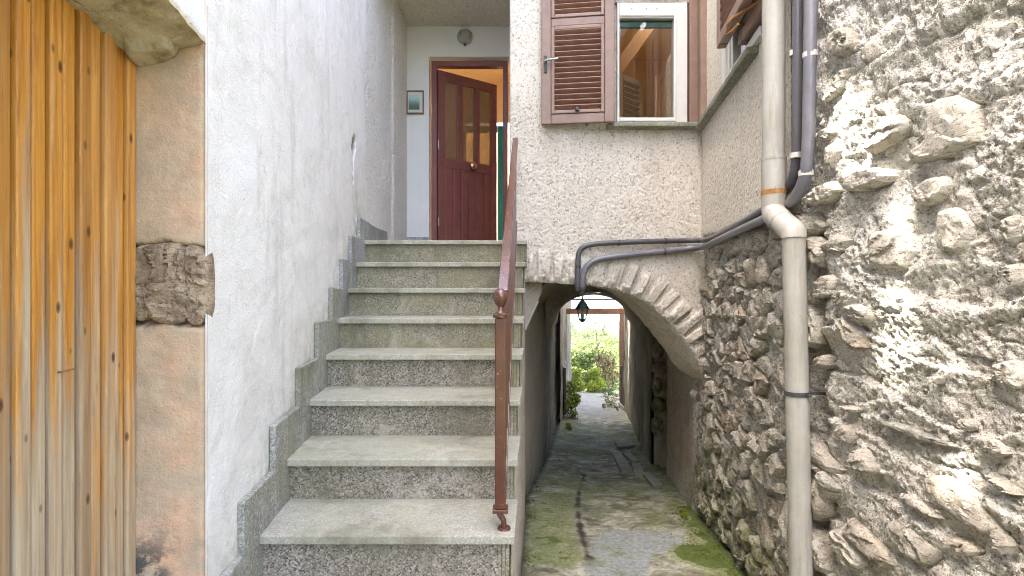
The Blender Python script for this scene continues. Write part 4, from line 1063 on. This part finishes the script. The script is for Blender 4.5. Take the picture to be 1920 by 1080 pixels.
for (xa, yy, z0, z1) in ((lx(10.3)+.10, 10.3, -2.55, -1.6),):
    PL(MB().box((xa-.05, yy, z0), (xa+.0, yy+.3, z1)).build('board', MAT['conduit_light'], None, bevel=.006))
# beam and iron rod across the end of the passage
a = P(1058, 583, 11.0); b = P(1166, 583, 11.0)
bm = MB(); bm.box((a[0], 10.93, a[2]-.065), (b[0]+.1, 11.07, a[2]+.055))
o = bm.build('wooden_beam', MAT['beam'], None, bevel=.01); tag(o, 'brown timber beam laid across the open far end of the passage', 'beam')
a = P(1062, 561.5, 10.6); b = P(1170, 561.5, 10.6)
o = MB().tube([a, (b[0]+.2, b[1], b[2])], .016, 8).build('iron_rod', MAT['iron'], None, True); tag(o, 'thin dark iron rod spanning the passage above the timber beam', 'rod')
# ================================================================ staircase
stc = thing('staircase', 'granite staircase with mossy treads climbing to the front door', 'stairs', (-.45, 2.4, -1.35))
def ST(o): return attach(o, stc)
def sk(y): return -.69-.1*y            # face of the skirting
def xr(y): return -.081+.051*y
ND = {0: 1.487, 1: 1.762, 2: 2.042, 3: 2.341, 4: 2.635, 5: 2.895, 6: 3.14, 7: 3.379, 8: 3.662, -1: 1.212}
def tz_(k): return -.85+.17*(k-1)
TH = .030
for k in range(-1, 9):
    y0 = ND[k]; y1 = ND[k+1]+.035 if k < 8 else BW+.02; z1 = tz_(k)
    xe = (lambda y: xr(y)) if k < 8 else (lambda y: min(xr(y), .108))
    yr = y1
    if k == 8:
        q = [(sk(y0)+.0, y0), (.108, y0), (.108, FYp-.02), (-.018, FYp-.02), (-.018, y1), (-1.09, y1), (sk(3.87), 3.87)]
    else:
        q = [(sk(y0)+.0, y0), (xr(y0), y0), (xr(y1), y1), (sk(y1)+.0, y1)]
    wob = random.uniform(-.002, .002)
    ST(MB().prism([(a, b, z1-TH+wob) for a, b in q], [(a, b, z1) for a, b in q]).build('tread', MAT['tread'], None, bevel=.004))
    # riser below this tread
    zb = tz_(k-1)+.0005; yr = y0+.03
    if k >= -1:
        q = [(sk(yr), yr), (xr(yr)-.060, yr), (xr(yr)-.060, yr+.02), (sk(yr), yr+.02)]
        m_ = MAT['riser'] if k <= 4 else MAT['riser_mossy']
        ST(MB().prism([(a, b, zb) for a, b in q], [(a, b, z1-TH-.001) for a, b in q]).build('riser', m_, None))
        # fluted end block of the riser
        mb = MB()
        for j in range(3):
            xa = xr(yr)-.059+j*.0135; mb.box((xa, yr-.002-.003*(j % 2), zb), (xa+.0125, yr+.03, z1-TH-.001))
        ST(mb.build('end_block', MAT['riser_mossy'], None, bevel=.002))
    # skirting slab on the wall
    if k < 8:
        ya, yb_ = ND[k]-.125, ND[k+1]-.128
        zt = z1+.168; zb_ = z1-.20
        f = [(sk(ya)+.001, ya), (sk(yb_)+.001, yb_)]
        q = [f[0], f[1], (f[1][0]-.026, f[1][1]+.0026), (f[0][0]-.026, f[0][1]+.0026)]
        m_ = MAT['skirt'] if k < 6 else MAT['skirt_blue']
        zl = [zt+random.uniform(-.006, .006), zt+random.uniform(-.006, .006)]
        ST(MB().prism([(a, b, zb_) for a, b in q], [(q[0][0], q[0][1], zl[0]), (q[1][0], q[1][1], zl[1]), (q[2][0], q[2][1], zl[1]), (q[3][0], q[3][1], zl[0])]).build('skirting_slab', m_, None, bevel=.004))
# landing skirting
q0 = (sk(ND[8]-.125), ND[8]-.125); q1 = (-1.078, 4.45)
pts_ = [(q0[1], .487), (4.05, .478), (4.42, .482), (4.45, .40), (5.0, .345), (5.0, LZ), (q0[1], LZ-.17)]
def sx(y): return np.interp(y, [q0[1], 3.85, 5.3], [q0[0], -1.074, -1.068])
mb = MB(); mb.prism([(sx(y)-.03, y, z) for y, z in pts_], [(sx(y), y, z) for y, z in pts_])
ST(mb.build('skirting_slab', MAT['skirt_blue'], None, bevel=.004))
# side wall of the flight (stepped top), stuccoed
yy = np.concatenate([np.arange(1.24, 4.43, .012)])
top = np.full(yy.shape, -1.22)
for k in range(-1, 8): top = np.where(yy >= ND[k]+.03, tz_(k)-TH-.001, top)
top = np.where(yy >= ND[8]+.03, LZ-TH-.002, top); top = np.where(yy > 3.79, .03, top)
rows = np.linspace(0, 1, 130); A, Bq = np.meshgrid(np.arange(len(yy)), rows, indexing='ij')
zb_ = -2.3; Z = zb_+(top[A]-zb_)*Bq; Y = yy[A]
X = np.where(Y < 3.72, xr(Y)-.014, lx(Y)); X = X+.006*fbm(Y*20, Z*20, 0, 161)+.004*(vn(Y*60, Z*60, 0, 162)-.5)
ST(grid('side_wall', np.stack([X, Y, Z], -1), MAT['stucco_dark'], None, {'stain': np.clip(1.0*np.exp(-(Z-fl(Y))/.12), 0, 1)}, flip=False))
# small stone corbel under the landing at the mouth of the passage
mb = MB(); mb.prism([(.100, 3.955, .04), (.100, 3.955, -.31), (.23, 3.955, -.03), (.23, 3.955, .04)][::-1], [(.100, 4.0, .04), (.100, 4.0, -.31), (.23, 4.0, -.03), (.23, 4.0, .04)][::-1])
ST(mb.build('corbel', MAT['vault'], None, bevel=.004))
mb = MB(); mb.tube([(.104, 3.945, .04), (.104, 3.945, -.32)], .009, 6); mb.tube([(.104, 3.945, -.31), (.20, 3.945, -.10)], .009, 6); mb.tube([(.104, 3.945, -.06), (.20, 3.945, .03)], .007, 6)
ST(mb.build('corbel_strut', MAT['clip'], None))
mb = MB(); mb.box((-.02, FYp-.10, LZ-.15), (.108, FYp-.003, LZ-.031)); ST(mb.build('end_block', MAT['riser_mossy'], None, bevel=.003))
# ================================================================ handrail
hr = thing('handrail', 'brown painted iron handrail with ball newel on the stairs', 'railing', (-.038, 1.82, -.85))
def HR(o): return attach(o, hr)
A_ = Vector((-.033, 1.85, -.012)); B_ = Vector((.026, 3.69, 1.075)); dv = (B_-A_).normalized(); sd = Vector((dv.y, -dv.x, 0)).normalized(); upv = sd.cross(dv)
def bar(a, b, wd_, th):
    mb = MB(); v = []
    for p in (a, b):
        for sx_, sz_ in ((-1, -1), (1, -1), (1, 1), (-1, 1)): v.append(p+sd*sx_*wd_/2+upv*sz_*th/2)
    return mb.add(v, [(3,2,1,0),(4,5,6,7),(0,1,5,4),(1,2,6,5),(2,3,7,6),(3,0,4,7)])
HR(bar(A_, B_, .038, .012).build('top_rail', MAT['rail'], None, bevel=.003))
C_ = A_+Vector((.002, 0, -.70)); E_ = B_+Vector((.002, 0, -.60))
HR(bar(C_+dv*.01, E_, .022, .010).build('bottom_rail', MAT['rail'], None, bevel=.002))
me_ = None
for k in range(1, 16):
    t = k/16.2; a = C_.lerp(E_, t); b = A_.lerp(B_, t); h = (b-a).length-.012
    o = MB().box((-.007, -.007, 0), (.007, .007, 1)).build('baluster', MAT['rail'], None, bevel=.001) if me_ is None else bpy.data.objects.new('baluster', me_)
    if me_ is None: me_ = o.data
    else:
        COL.objects.link(o)
    o.location = a+Vector((0, 0, .005)); o.scale = (1, 1, h); HR(o)
HR(MB().box((-.060, 1.80, -.775), (-.022, 1.838, -.105)).build('newel', MAT['rail'], None, bevel=.004))
HR(MB().lathe((-.041, 1.819, 0), [(.026, -.105), (.027, -.095), (.018, -.090), (.011, -.080), (.010, -.066), (.016, -.06), (.0235, -.045), (.0262, -.032), (.0245, -.018), (.017, -.007), (.004, -.002)], 24).build('ball', MAT['rail'], None, True))
HR(MB().box((-.068, 1.792, -.788), (-.014, 1.846, -.776)).build('collar', MAT['rail'], None, bevel=.002))
HR(MB().tube([(-.047, 1.819, -.788), (-.043, 1.818, -.80), (-.030, 1.816, -.82), (-.028, 1.816, -.852)], [.011, .011, .010, .011], 10).build('foot', MAT['rail'], None, True))
HR(MB().lathe((-.028, 1.816, 0), [(.024, -.850), (.022, -.844), (.012, -.842)], 14).build('foot_plate', MAT['rail'], None))
# ================================================================ downpipe
dp = thing('downpipe', 'grey plastic downpipe with offset elbow against the rubble wall', 'pipe', (1.1, 1.95, -1.3))
def DP(o): return attach(o, dp)
yu, yl = 2.12, 1.95
U_ = lambda py: Vector(P(1450.5+(py-200)*-.003*0, py, yu)); L_ = lambda py: Vector(P(1488+(py-440)*.0215, py, yl))
ru, rl = .0435, .0405
DP(MB().tube([U_(-900), U_(362)], ru, 28).build('upper_pipe', MAT['pipe'], None, True))
DP(MB().tube([U_(300), U_(392)], ru+.0035, 28).build('socket', MAT['pipe'], None, True))
DP(MB().tube([U_(357), U_(366)], ru+.0042, 28).build('rusty_band', MAT['rust'], None, True))
DP(MB().tube([U_(296), U_(301)], ru+.0048, 28).build('seam_ring', MAT['pipe'], None, True))
def bez(a, b, c, d_, n=10): return [a*(1-t)**3+b*3*t*(1-t)**2+c*3*t*t*(1-t)+d_*t**3 for t in [i/(n-1) for i in range(n)]]
j1, j2 = U_(388), L_(442)
m1 = Vector(P(1458, 412, 2.075)); m2 = Vector(P(1477, 425, 2.0))
e1 = [U_(378), U_(392), Vector(P(1452, 402, 2.10)), Vector(P(1467, 417, 2.04))]
DP(MB().tube(e1, [ru+.003, ru+.003, ru+.003, ru+.003], 28).build('elbow', MAT['pipe'], None, True))
e2 = [Vector(P(1466, 416, 2.043)), Vector(P(1484, 431, 1.97)), Vector(P(1488, 438, yl)), L_(446)]
DP(MB().tube(e2, [ru+.0005, rl+.004, rl+.004, rl+.004], 28).build('elbow', MAT['pipe'], None, True))
DP(MB().tube([L_(440), L_(1500)], rl, 28).build('lower_pipe', MAT['pipe'], None, True))
DP(MB().tube([L_(462), L_(465)], rl+.0008, 28).build('seam_ring', MAT['pipe'], None, True))
mb = MB(); mb.tube([L_(733), L_(741)], rl+.003, 28, True); c = L_(737); mb.box((c.x+rl, c.y-.006, c.z-.006), (c.x+rl+.09, c.y+.006, c.z+.004))
mb.tube([(c.x+.02, c.y-rl-.012, c.z), (c.x+.02, c.y-rl+.004, c.z)], .006, 8)
DP(mb.build('clamp', MAT['iron'], None, True))
# ================================================================ cable conduits
def smooth_path(p, it=3):
    p = [Vector(q) for q in p]
    for _ in range(it):
        n_ = [p[0]]
        for a, b in zip(p[:-1], p[1:]): n_ += [a*.75+b*.25, a*.25+b*.75]
        p = n_+[p[-1]]
    return p
def onwall(px, py, off=.035):
    k = (px-960)/F
    y = (.854-off)/(k-.149)
    if y < 2.0: y = (1.352-off)/(k+.1)
    return Vector(((px-960)/F*y, y, (540-py)/F*y))
def onfac(px, py, off=.035): return Vector(P(px, py, FYp-off))
c1 = [onwall(1496, -700, .04), onwall(1496, 0, .04), onwall(1495, 200, .04), onwall(1494, 300, .04), onwall(1487, 340, .04), onwall(1468, 362, .04), onwall(1440, 390), onwall(1380, 424), onwall(1345, 443), onwall(1325, 450),
      onfac(1313, 450.5, .045), onfac(1240, 452), onfac(1150, 455), onfac(1104, 458), onfac(1086, 468), onfac(1083, 490), onfac(1083, 520), onfac(1083.5, 545, .03)]
c2 = [onwall(1520, -700, .045), onwall(1520, 0, .045), onwall(1518, 150, .045), onwall(1515, 300, .045), onwall(1507, 345, .045), onwall(1485, 382, .045), onwall(1440, 408), onwall(1385, 432), onwall(1345, 451), onwall(1326, 461),
      onfac(1312, 464, .045), onfac(1240, 472), onfac(1150, 481), onfac(1115, 487), onfac(1098, 500), onfac(1093, 520), onfac(1092, 545, .03), Vector(P(1092, 549, 3.86))]
for pth, m_, r_, lab, clips in ((c1, 'conduit', .0195, 'dark grey cable conduit running along the upper line over the arch', [(1492, 100), (1493, 292)]),
                        (c2, 'conduit_light', .0225, 'lighter grey cable conduit running just below the dark one', [(1519, 103), (1511, 325)])):
    t = thing('cable_conduit', lab, 'conduit', pth[5], 'cable conduits over the arch')
    attach(MB().tube(smooth_path(pth), r_, 14).build('tube', MAT[m_], None, True), t)
    for px, py in clips:
        a = onwall(px, py-5, .042); b = onwall(px, py+5, .042); attach(MB().tube([a, b], r_+.004, 14).build('clip', MAT['clip'], None, True), t)
    f0 = pth[11]
    for px, py in (((1248, 452), (1160, 455), (1084, 500), (1084, 540)) if m_ == 'conduit' else ((1246, 471.5), (1093, 540))):
        a = onfac(px, py); d_ = Vector((.008, 0, 0)) if py < 480 else Vector((0, 0, .008))
        attach(MB().tube([a-d_, a+d_], r_+.003, 14).build('clip', MAT['iron'], None, True), t)
# ================================================================ lantern
lt = thing('lantern', 'small dark hexagonal lantern hanging under the crown of the arch', 'lantern', P(1092, 575, 4.05))
lc = Vector(P(1092, 575, 4.05)); k_ = 4.05/F
def LT(o): return attach(o, lt)
z = lambda py: (540-py)*k_
hexr = lambda r, zz: [(lc.x+r*math.cos(math.pi/3*i+.3), lc.y+r*math.sin(math.pi/3*i+.3), zz) for i in range(6)]
LT(MB().lathe((lc.x, lc.y, 0), [(.054, z(580)), (.056, z(577.5)), (.046, z(575)), (.034, z(569)), (.014, z(563)), (.008, z(561)), (.006, z(559))], 6).build('cap', MAT['green_metal'], None))
LT(MB().tube([(lc.x, lc.y, z(560)), (lc.x, lc.y, z(548))], .005, 8).build('hook', MAT['iron'], None, True))
t6, b6 = hexr(.047, z(580)), hexr(.029, z(598))
mb = MB()
for i in range(6): mb.tube([t6[i], b6[i]], .0035, 6)
for i in range(6): mb.tube([b6[i], b6[(i+1) % 6]], .0035, 6)
LT(mb.build('frame', MAT['green_metal'], None))
for i in range(6):
    j = (i+1) % 6
    LT(mesh('pane', [t6[i], t6[j], b6[j], b6[i]], [(0, 1, 2, 3)], MAT['pane']))
LT(MB().lathe((lc.x, lc.y, 0), [(.010, z(604)), (.022, z(601.5)), (.028, z(599)), (.027, z(598))], 6).build('base', MAT['green_metal'], None))
LT(MB().lathe((lc.x, lc.y, 0), [(.008, z(598)), (.016, z(592)), (.014, z(586)), (.006, z(583))], 10).build('bulb', MAT['lamp_glass'], None, True))
# ================================================================ porch lamp and picture
c = Vector(P(872, 70, BW-.002)); pl_ = thing('wall_lamp', 'round ribbed glass bulkhead lamp above the front door', 'lamp', c)
Mx = Matrix.Rotation(R(90), 4, 'X')
attach(MB().lathe(c, [(.080, 0), (.082, .012), (.074, .02), (.070, .026)], 32, Mx).build('base', MAT['plain_concrete'], None, True), pl_)
attach(MB().lathe(c, [(.068, .022), (.066, .04), (.055, .062), (.036, .078), (.014, .085), (.002, .086)], 32, Mx).build('glass_dome', MAT['lamp_glass'], None, True), pl_)
mb = MB()
for k in range(-2, 3):
    x = k*.026; hh = math.sqrt(max(.0001, .066**2-x*x))
    mb.tube([(c.x+x, c.y-.03-.055*(1-(q/.07)**2-(x/.07)**2*.8), c.z+q) for q in np.linspace(-hh, hh, 7)], .003, 6)
attach(mb.build('rib', MAT['clip'], None, True), pl_)
attach(MB().box((c.x-.012, c.y-.03, c.z-.094), (c.x+.012, c.y-.005, c.z-.074)).build('screw_lug', MAT['iron'], None, bevel=.003), pl_)
x0, z0, x1, z1 = rect(752, 170, 795, 214, BW-.01); x0 = max(x0, -1.084)
pf = thing('picture', 'small framed landscape print hanging beside the front door', 'picture', (x0, BW, z0))
mb = MB(); fw = .013
mb.box((x0, BW-.026, z0), (x0+fw, BW-.001, z1)); mb.box((x1-fw, BW-.026, z0), (x1, BW-.001, z1)); mb.box((x0+fw, BW-.0255, z0), (x1-fw, BW-.001, z0+fw)); mb.box((x0+fw, BW-.0255, z1-fw), (x1-fw, BW-.001, z1))
attach(mb.build('frame', MAT['beam'], None, bevel=.003), pf)
attach(MB().box((x0+fw, BW-.012, z0+fw), (x1-fw, BW-.002, z1-fw)).build('mount', MAT['white'], None), pf)
n = N('landscape_print'); zz = n.sep(2); zc = (z0+z1)/2
tt = n.math('ADD', n.math('MULTIPLY', n.math('SUBTRACT', zz, zc), 7), n.math('ADD', .5, n.math('MULTIPLY', n.math('SUBTRACT', n.noise(45, 4, .6), .5), .6)))
cc = n.ramp(tt, [(.15, (.10, .13, .09)), (.4, (.14, .24, .18)), (.55, (.22, .36, .33)), (.8, (.42, .56, .55))])
pm = n.done(cc, .4)
attach(MB().box((x0+.02, BW-.0125, z0+.045), (x1-.045, BW-.0122, z1-.045)).build('print', pm, None), pf)
# ================================================================ plants
def leaf_mesh(name, n, rad, size, mat, seed, squash=1.0, droop=.3, clumps=9):
    r = np.random.default_rng(seed)
    cs = r.normal(0, .5, (clumps, 3)); cs /= np.maximum(1, np.linalg.norm(cs, axis=1)/.85)[:, None]
    V = np.zeros((n*4, 3)); ci = r.integers(0, clumps, n)
    d = r.normal(0, 1, (n, 3)); d /= np.linalg.norm(d, axis=1)[:, None]
    p = cs[ci]+d*(r.random(n)**.4*.42)[:, None]
    p[:, 2] *= squash; p *= rad
    a = r.normal(0, 1, (n, 3)); a[:, 2] *= .5; a /= np.linalg.norm(a, axis=1)[:, None]
    b = np.cross(a, d+r.normal(0, .5, (n, 3))); b /= np.maximum(1e-6, np.linalg.norm(b, axis=1))[:, None]
    s = size*r.uniform(.6, 1.3, n)[:, None]
    V[0::4] = p-a*s; V[1::4] = p+b*s*.5; V[2::4] = p+a*s; V[3::4] = p-b*s*.5
    me = bpy.data.meshes.new(name)
    me.vertices.add(n*4); me.vertices.foreach_set('co', V.astype(np.float32).ravel())
    me.loops.add(n*4); me.loops.foreach_set('vertex_index', np.arange(n*4, dtype=np.int32)); me.polygons.add(n)
    me.polygons.foreach_set('loop_start', (np.arange(n)*4).astype(np.int32)); me.update(calc_edges=True); me.materials.append(mat)
    return me
crowns = [leaf_mesh('crown', 1700, 1.0, .075, MAT['leaf' if k % 3 else 'leaf_bright'], 300+k, .9, clumps=11) for k in range(5)]
tm = MB().tube([(0, 0, -1.6), (.03, 0, -.6), (.0, .03, .2)], [.09, .06, .03], 8)
trunk_me = None
rt = np.random.default_rng(5); nt = 0
for k in range(150):
    y = 25+125*(k/150)**1.3+rt.uniform(-1, 1); ang_ = rt.uniform(.045, .30) if k % 3 else rt.uniform(.10, .18)
    x = ang_*y; sc = rt.uniform(.85, 1.5)*(1+y/110); z0_ = float(terr(x, y))
    t = thing('tree', 'leafy green tree on the slope beyond the passage', 'tree', (x, y, z0_), 'trees on the slope beyond the passage')
    c = bpy.data.objects.new('crown', crowns[k % 5]); COL.objects.link(c); c.parent = t; c.location = (0, 0, sc*1.25); c.scale = (sc, sc, sc); c.rotation_euler.z = rt.uniform(0, 6)
    if trunk_me is None: q = tm.build('trunk', MAT['bark'], None, True); trunk_me = q.data
    else: q = bpy.data.objects.new('trunk', trunk_me); COL.objects.link(q)
    q.parent = t; q.location = (0, 0, sc*1.25); q.scale = (sc, sc, sc)
# bare sapling standing in the view
bt = thing('bare_tree', 'slender leafless tree standing in front of the green slope', 'tree', (3.25, 19.5, -4.2))
mb = MB(); rb = random.Random(3)
def branch(p, d, l, r, lev):
    q = p+d*l*.5+Vector((rb.uniform(-.05, .05), 0, 0))*l; e = p+d*l
    mb.tube([p, q, e], [r, r*.8, r*.6], 5, False)
    if lev <= 0: return
    for k in range(3 if lev > 1 else 2):
        a = rb.uniform(-.65, .65); dd = (Matrix.Rotation(a, 3, 'Y') @ Matrix.Rotation(rb.uniform(-.4, .4), 3, 'X') @ d).normalized()
        branch(p.lerp(e, rb.uniform(.45, 1)), dd, l*rb.uniform(.5, .75), r*.55, lev-1)
branch(Vector(P(1127, 700, 19.5)), Vector((-.12, 0, 1)).normalized(), 1.6, .03, 4)
attach(mb.build('trunk', MAT['bark'], None, True), bt)
# bushes at the passage mouth
MAT['leaf_lit'] = m_leaf('sunlit_leaves', (.30, .37, .045), (.42, .46, .09))  # sunlight painted into the leaf colour
bush = [leaf_mesh('foliage', 900, 1, .10, MAT['leaf_bright'], 400, .8), leaf_mesh('foliage', 1000, 1, .085, MAT['leaf_dry'], 401, 1.1), leaf_mesh('foliage', 2200, 1, .085, MAT['leaf_lit'], 402, .9)]
def shrub(name, lab, cat, loc, me, sc, stem=True):
    t = thing(name, lab, cat, loc); c = bpy.data.objects.new('foliage', me); COL.objects.link(c); c.parent = t; c.location = (0, 0, sc[2]*.8); c.scale = sc
    mb = MB()
    for k in range(3): mb.tube([(0, 0, -.05), (.1*sc[0]*(k-1), .05, sc[2]*.9)], [.012, .005], 6)
    q = mb.build('stem', MAT['bark'], None, True); q.parent = t
x, y, z = floor_hit(1067, 782)
shrub('shrub', 'bright yellow green bush growing at the left foot of the passage', 'bush', (x+.06, y+.1, z), bush[2], (.23, .36, .40))
x, y, z = floor_hit(1065, 792)
shrub('weed', 'small weed tuft in front of the yellow green bush', 'plant', (x-.06, y-.6, z), bush[2], (.09, .14, .08))
shrub('shrub', 'dry brown climber heaped beside the path beyond the passage', 'bush', (3.0, 16.6, -3.5), bush[1], (.50, .6, .95))
shrub('shrub', 'lush green bush above the dry climber beyond the passage', 'bush', (2.72, 18.5, -3.6), bush[0], (.85, .8, .9))
shrub('shrub', 'low green bush left of the path beyond the passage', 'bush', (2.25, 18.2, -3.9), bush[0], (.6, .6, .6))
shrub('shrub', 'sunlit-toned yellow green bush spilling over the right side of the far path', 'bush', (2.62, 16.2, -3.45), bush[2], (.42, .5, .5))
shrub('shrub', 'sunlit-toned green bush at the left end of the far path', 'bush', (2.05, 16.4, -3.5), bush[2], (.34, .5, .5))
shrub('weed', 'small green tuft at the right edge of the far path', 'plant', (2.75, 14.6, -3.05), bush[0], (.25, .3, .15))
x, y, z = floor_hit(1281, 968)
shrub('weed', 'small green weed at the foot of the rubble wall', 'plant', (x, y, z), bush[2], (.045, .045, .03))
x, y, z = floor_hit(1152, 768)
shrub('weed', 'sparse weed beside the white foot stone', 'plant', (x+.06, y, z), bush[0], (.05, .10, .05))
# moss cushions along the wall feet, and rubble on the far path
r = np.random.default_rng(21); n = 9000
yq = r.uniform(2.0, 5.2, n); right = r.random(n) < .72
e = np.abs(r.normal(0, .10, n)); e2 = np.abs(r.normal(0, .035, n))
xq = np.where(right, wx(yq)-.02-e, lx(yq)+.01+e2)
dens = fbm(xq*7, yq*5, 0, 181, 4); keep = (dens > -.05) & (r.random(n) < np.where(right, np.clip((4.4-yq)/1.6, 0, 1), .8))
xq, yq = xq[keep], yq[keep]; m = len(xq); zq = fl(yq)+.004+.02*np.maximum(0, dens[keep])*r.random(m)*2-.012
C = np.stack([xq, yq, zq], 1); a = r.normal(0, 1, (m, 3)); a /= np.linalg.norm(a, axis=1)[:, None]; b = np.cross(a, r.normal(0, 1, (m, 3))); b /= np.linalg.norm(b, axis=1)[:, None]
sz = r.uniform(.004, .010, m)[:, None]; V = np.zeros((m*4, 3)); V[0::4] = C-a*sz; V[1::4] = C+b*sz*.6; V[2::4] = C+a*sz; V[3::4] = C-b*sz*.6
me = bpy.data.meshes.new('moss'); me.vertices.add(m*4); me.vertices.foreach_set('co', V.astype(np.float32).ravel())
me.loops.add(m*4); me.loops.foreach_set('vertex_index', np.arange(m*4, dtype=np.int32)); me.polygons.add(m)
me.polygons.foreach_set('loop_start', (np.arange(m)*4).astype(np.int32)); me.update(calc_edges=True)
MAT['moss'] = m_leaf('moss_green', (.085, .115, .02), (.15, .17, .04), .15); me.materials.append(MAT['moss'])
o = bpy.data.objects.new('moss', me); COL.objects.link(o); tag(o, 'green moss cushions along the feet of the passage walls', 'moss', kind='stuff')
mb = MB()
for k in range(46):
    q = floor_hit(random.uniform(1132, 1158), random.uniform(738, 764)); sz = random.uniform(.04, .13)
    c = Vector((q[0], q[1], q[2]+sz*.3)); Mr = Matrix.Translation(c) @ Matrix.Rotation(random.uniform(0, 6), 4, Vector((random.random(), random.random(), 1)).normalized())
    mb.box((-sz*.5, -sz*.4, -sz*.3), (sz*.5, sz*.4, sz*.3), Mr)
o = mb.build('rubble', MAT['stone'], None, bevel=.008); tag(o, 'loose broken stones along the right edge of the far path', 'rubble', kind='stuff')
# hazy air over the valley
mb = MB(); mb.box((-4100, -40, -172), (5100, 8100, 14))
hz = mb.build('haze', None, None); hz['kind'] = 'stuff'
hm = bpy.data.materials.new('hazy_air'); hm.use_nodes = True; ht = hm.node_tree; ht.nodes.clear()
pv = ht.nodes.new('ShaderNodeVolumePrincipled'); pv.inputs['Color'].default_value = (.86, .92, 1, 1); pv.inputs['Density'].default_value = .0003
ho = ht.nodes.new('ShaderNodeOutputMaterial'); ht.links.new(pv.outputs[0], ho.inputs['Volume']); hz.data.materials.append(hm)
# unseen tree added behind the viewpoint: leaves placed to cast the wall's sun patches
tr = thing('tree', 'unseen leafy tree added to dapple sun on the rubble wall', 'tree', (-3.0, -1.2, -1.3))
n = 5200; r = np.random.default_rng(77)
yq = r.uniform(.7, 2.15, n); zq = r.uniform(-1.3, 1.2, n)
pxq = 960+F*wx(yq)/yq; pyq = 540-F*zq/yq
LIT = [((1600, 260), 95, 140), ((1750, 860), 130, 60), ((1850, 560), 90, 60), ((1640, 330), 90, 70), ((1710, 430), 80, 110), ((1790, 480), 70, 110), ((1680, 560), 130, 60), ((1760, 680), 160, 80), ((1860, 760), 90, 60), ((1800, 940), 100, 90), ((1880, 1000), 70, 100), ((1680, 640), 80, 70), ((1900, 620), 40, 60)]
g = np.zeros(n)
for (cx_, cy2), sx_, sy_ in LIT: g = np.maximum(g, np.exp(-(((pxq-cx_)/sx_)**2+((pyq-cy2)/sy_)**2)*1.3))
nzz = fbm(yq*5, zq*5, 0, 171, 4)
keep = (g+nzz*.9) < .42
yq, zq = yq[keep], zq[keep]; m = len(yq)
Tq = r.uniform(4.6, 6.2, m)
sd_ = np.array(SUN_DIR)
C = np.stack([wx(yq), yq, zq], 1)-sd_*Tq[:, None]
a = r.normal(0, 1, (m, 3)); a -= (a @ sd_)[:, None]*sd_*.7; a /= np.linalg.norm(a, axis=1)[:, None]
b = np.cross(a, sd_+r.normal(0, .35, (m, 3))); b /= np.linalg.norm(b, axis=1)[:, None]
s = r.uniform(.05, .085, m)[:, None]; V = np.zeros((m*4, 3))
V[0::4] = C-a*s; V[1::4] = C+b*s*.6; V[2::4] = C+a*s; V[3::4] = C-b*s*.6
me = bpy.data.meshes.new('crown'); me.vertices.add(m*4); me.vertices.foreach_set('co', V.astype(np.float32).ravel())
me.loops.add(m*4); me.loops.foreach_set('vertex_index', np.arange(m*4, dtype=np.int32)); me.polygons.add(m)
me.polygons.foreach_set('loop_start', (np.arange(m)*4).astype(np.int32)); me.update(calc_edges=True); me.materials.append(MAT['leaf'])
o = bpy.data.objects.new('crown', me); COL.objects.link(o); attach(o, tr)
mb = MB(); mb.tube([(-3.0, -1.2, -1.4), (-2.9, -1.1, 1), (-2.3, -.7, 2.8), (-1.6, -.2, 3.6)], [.16, .13, .09, .04], 10)
for k in range(7):
    j = int(r.integers(0, m)); mb.tube([(-2.3, -.7, 2.8), tuple((np.array([-2.3, -.7, 2.9])+C[j])/2+r.normal(0, .1, 3)), tuple(C[j])], [.05, .03, .01], 6, False)
attach(mb.build('trunk', MAT['bark'], None, True), tr)
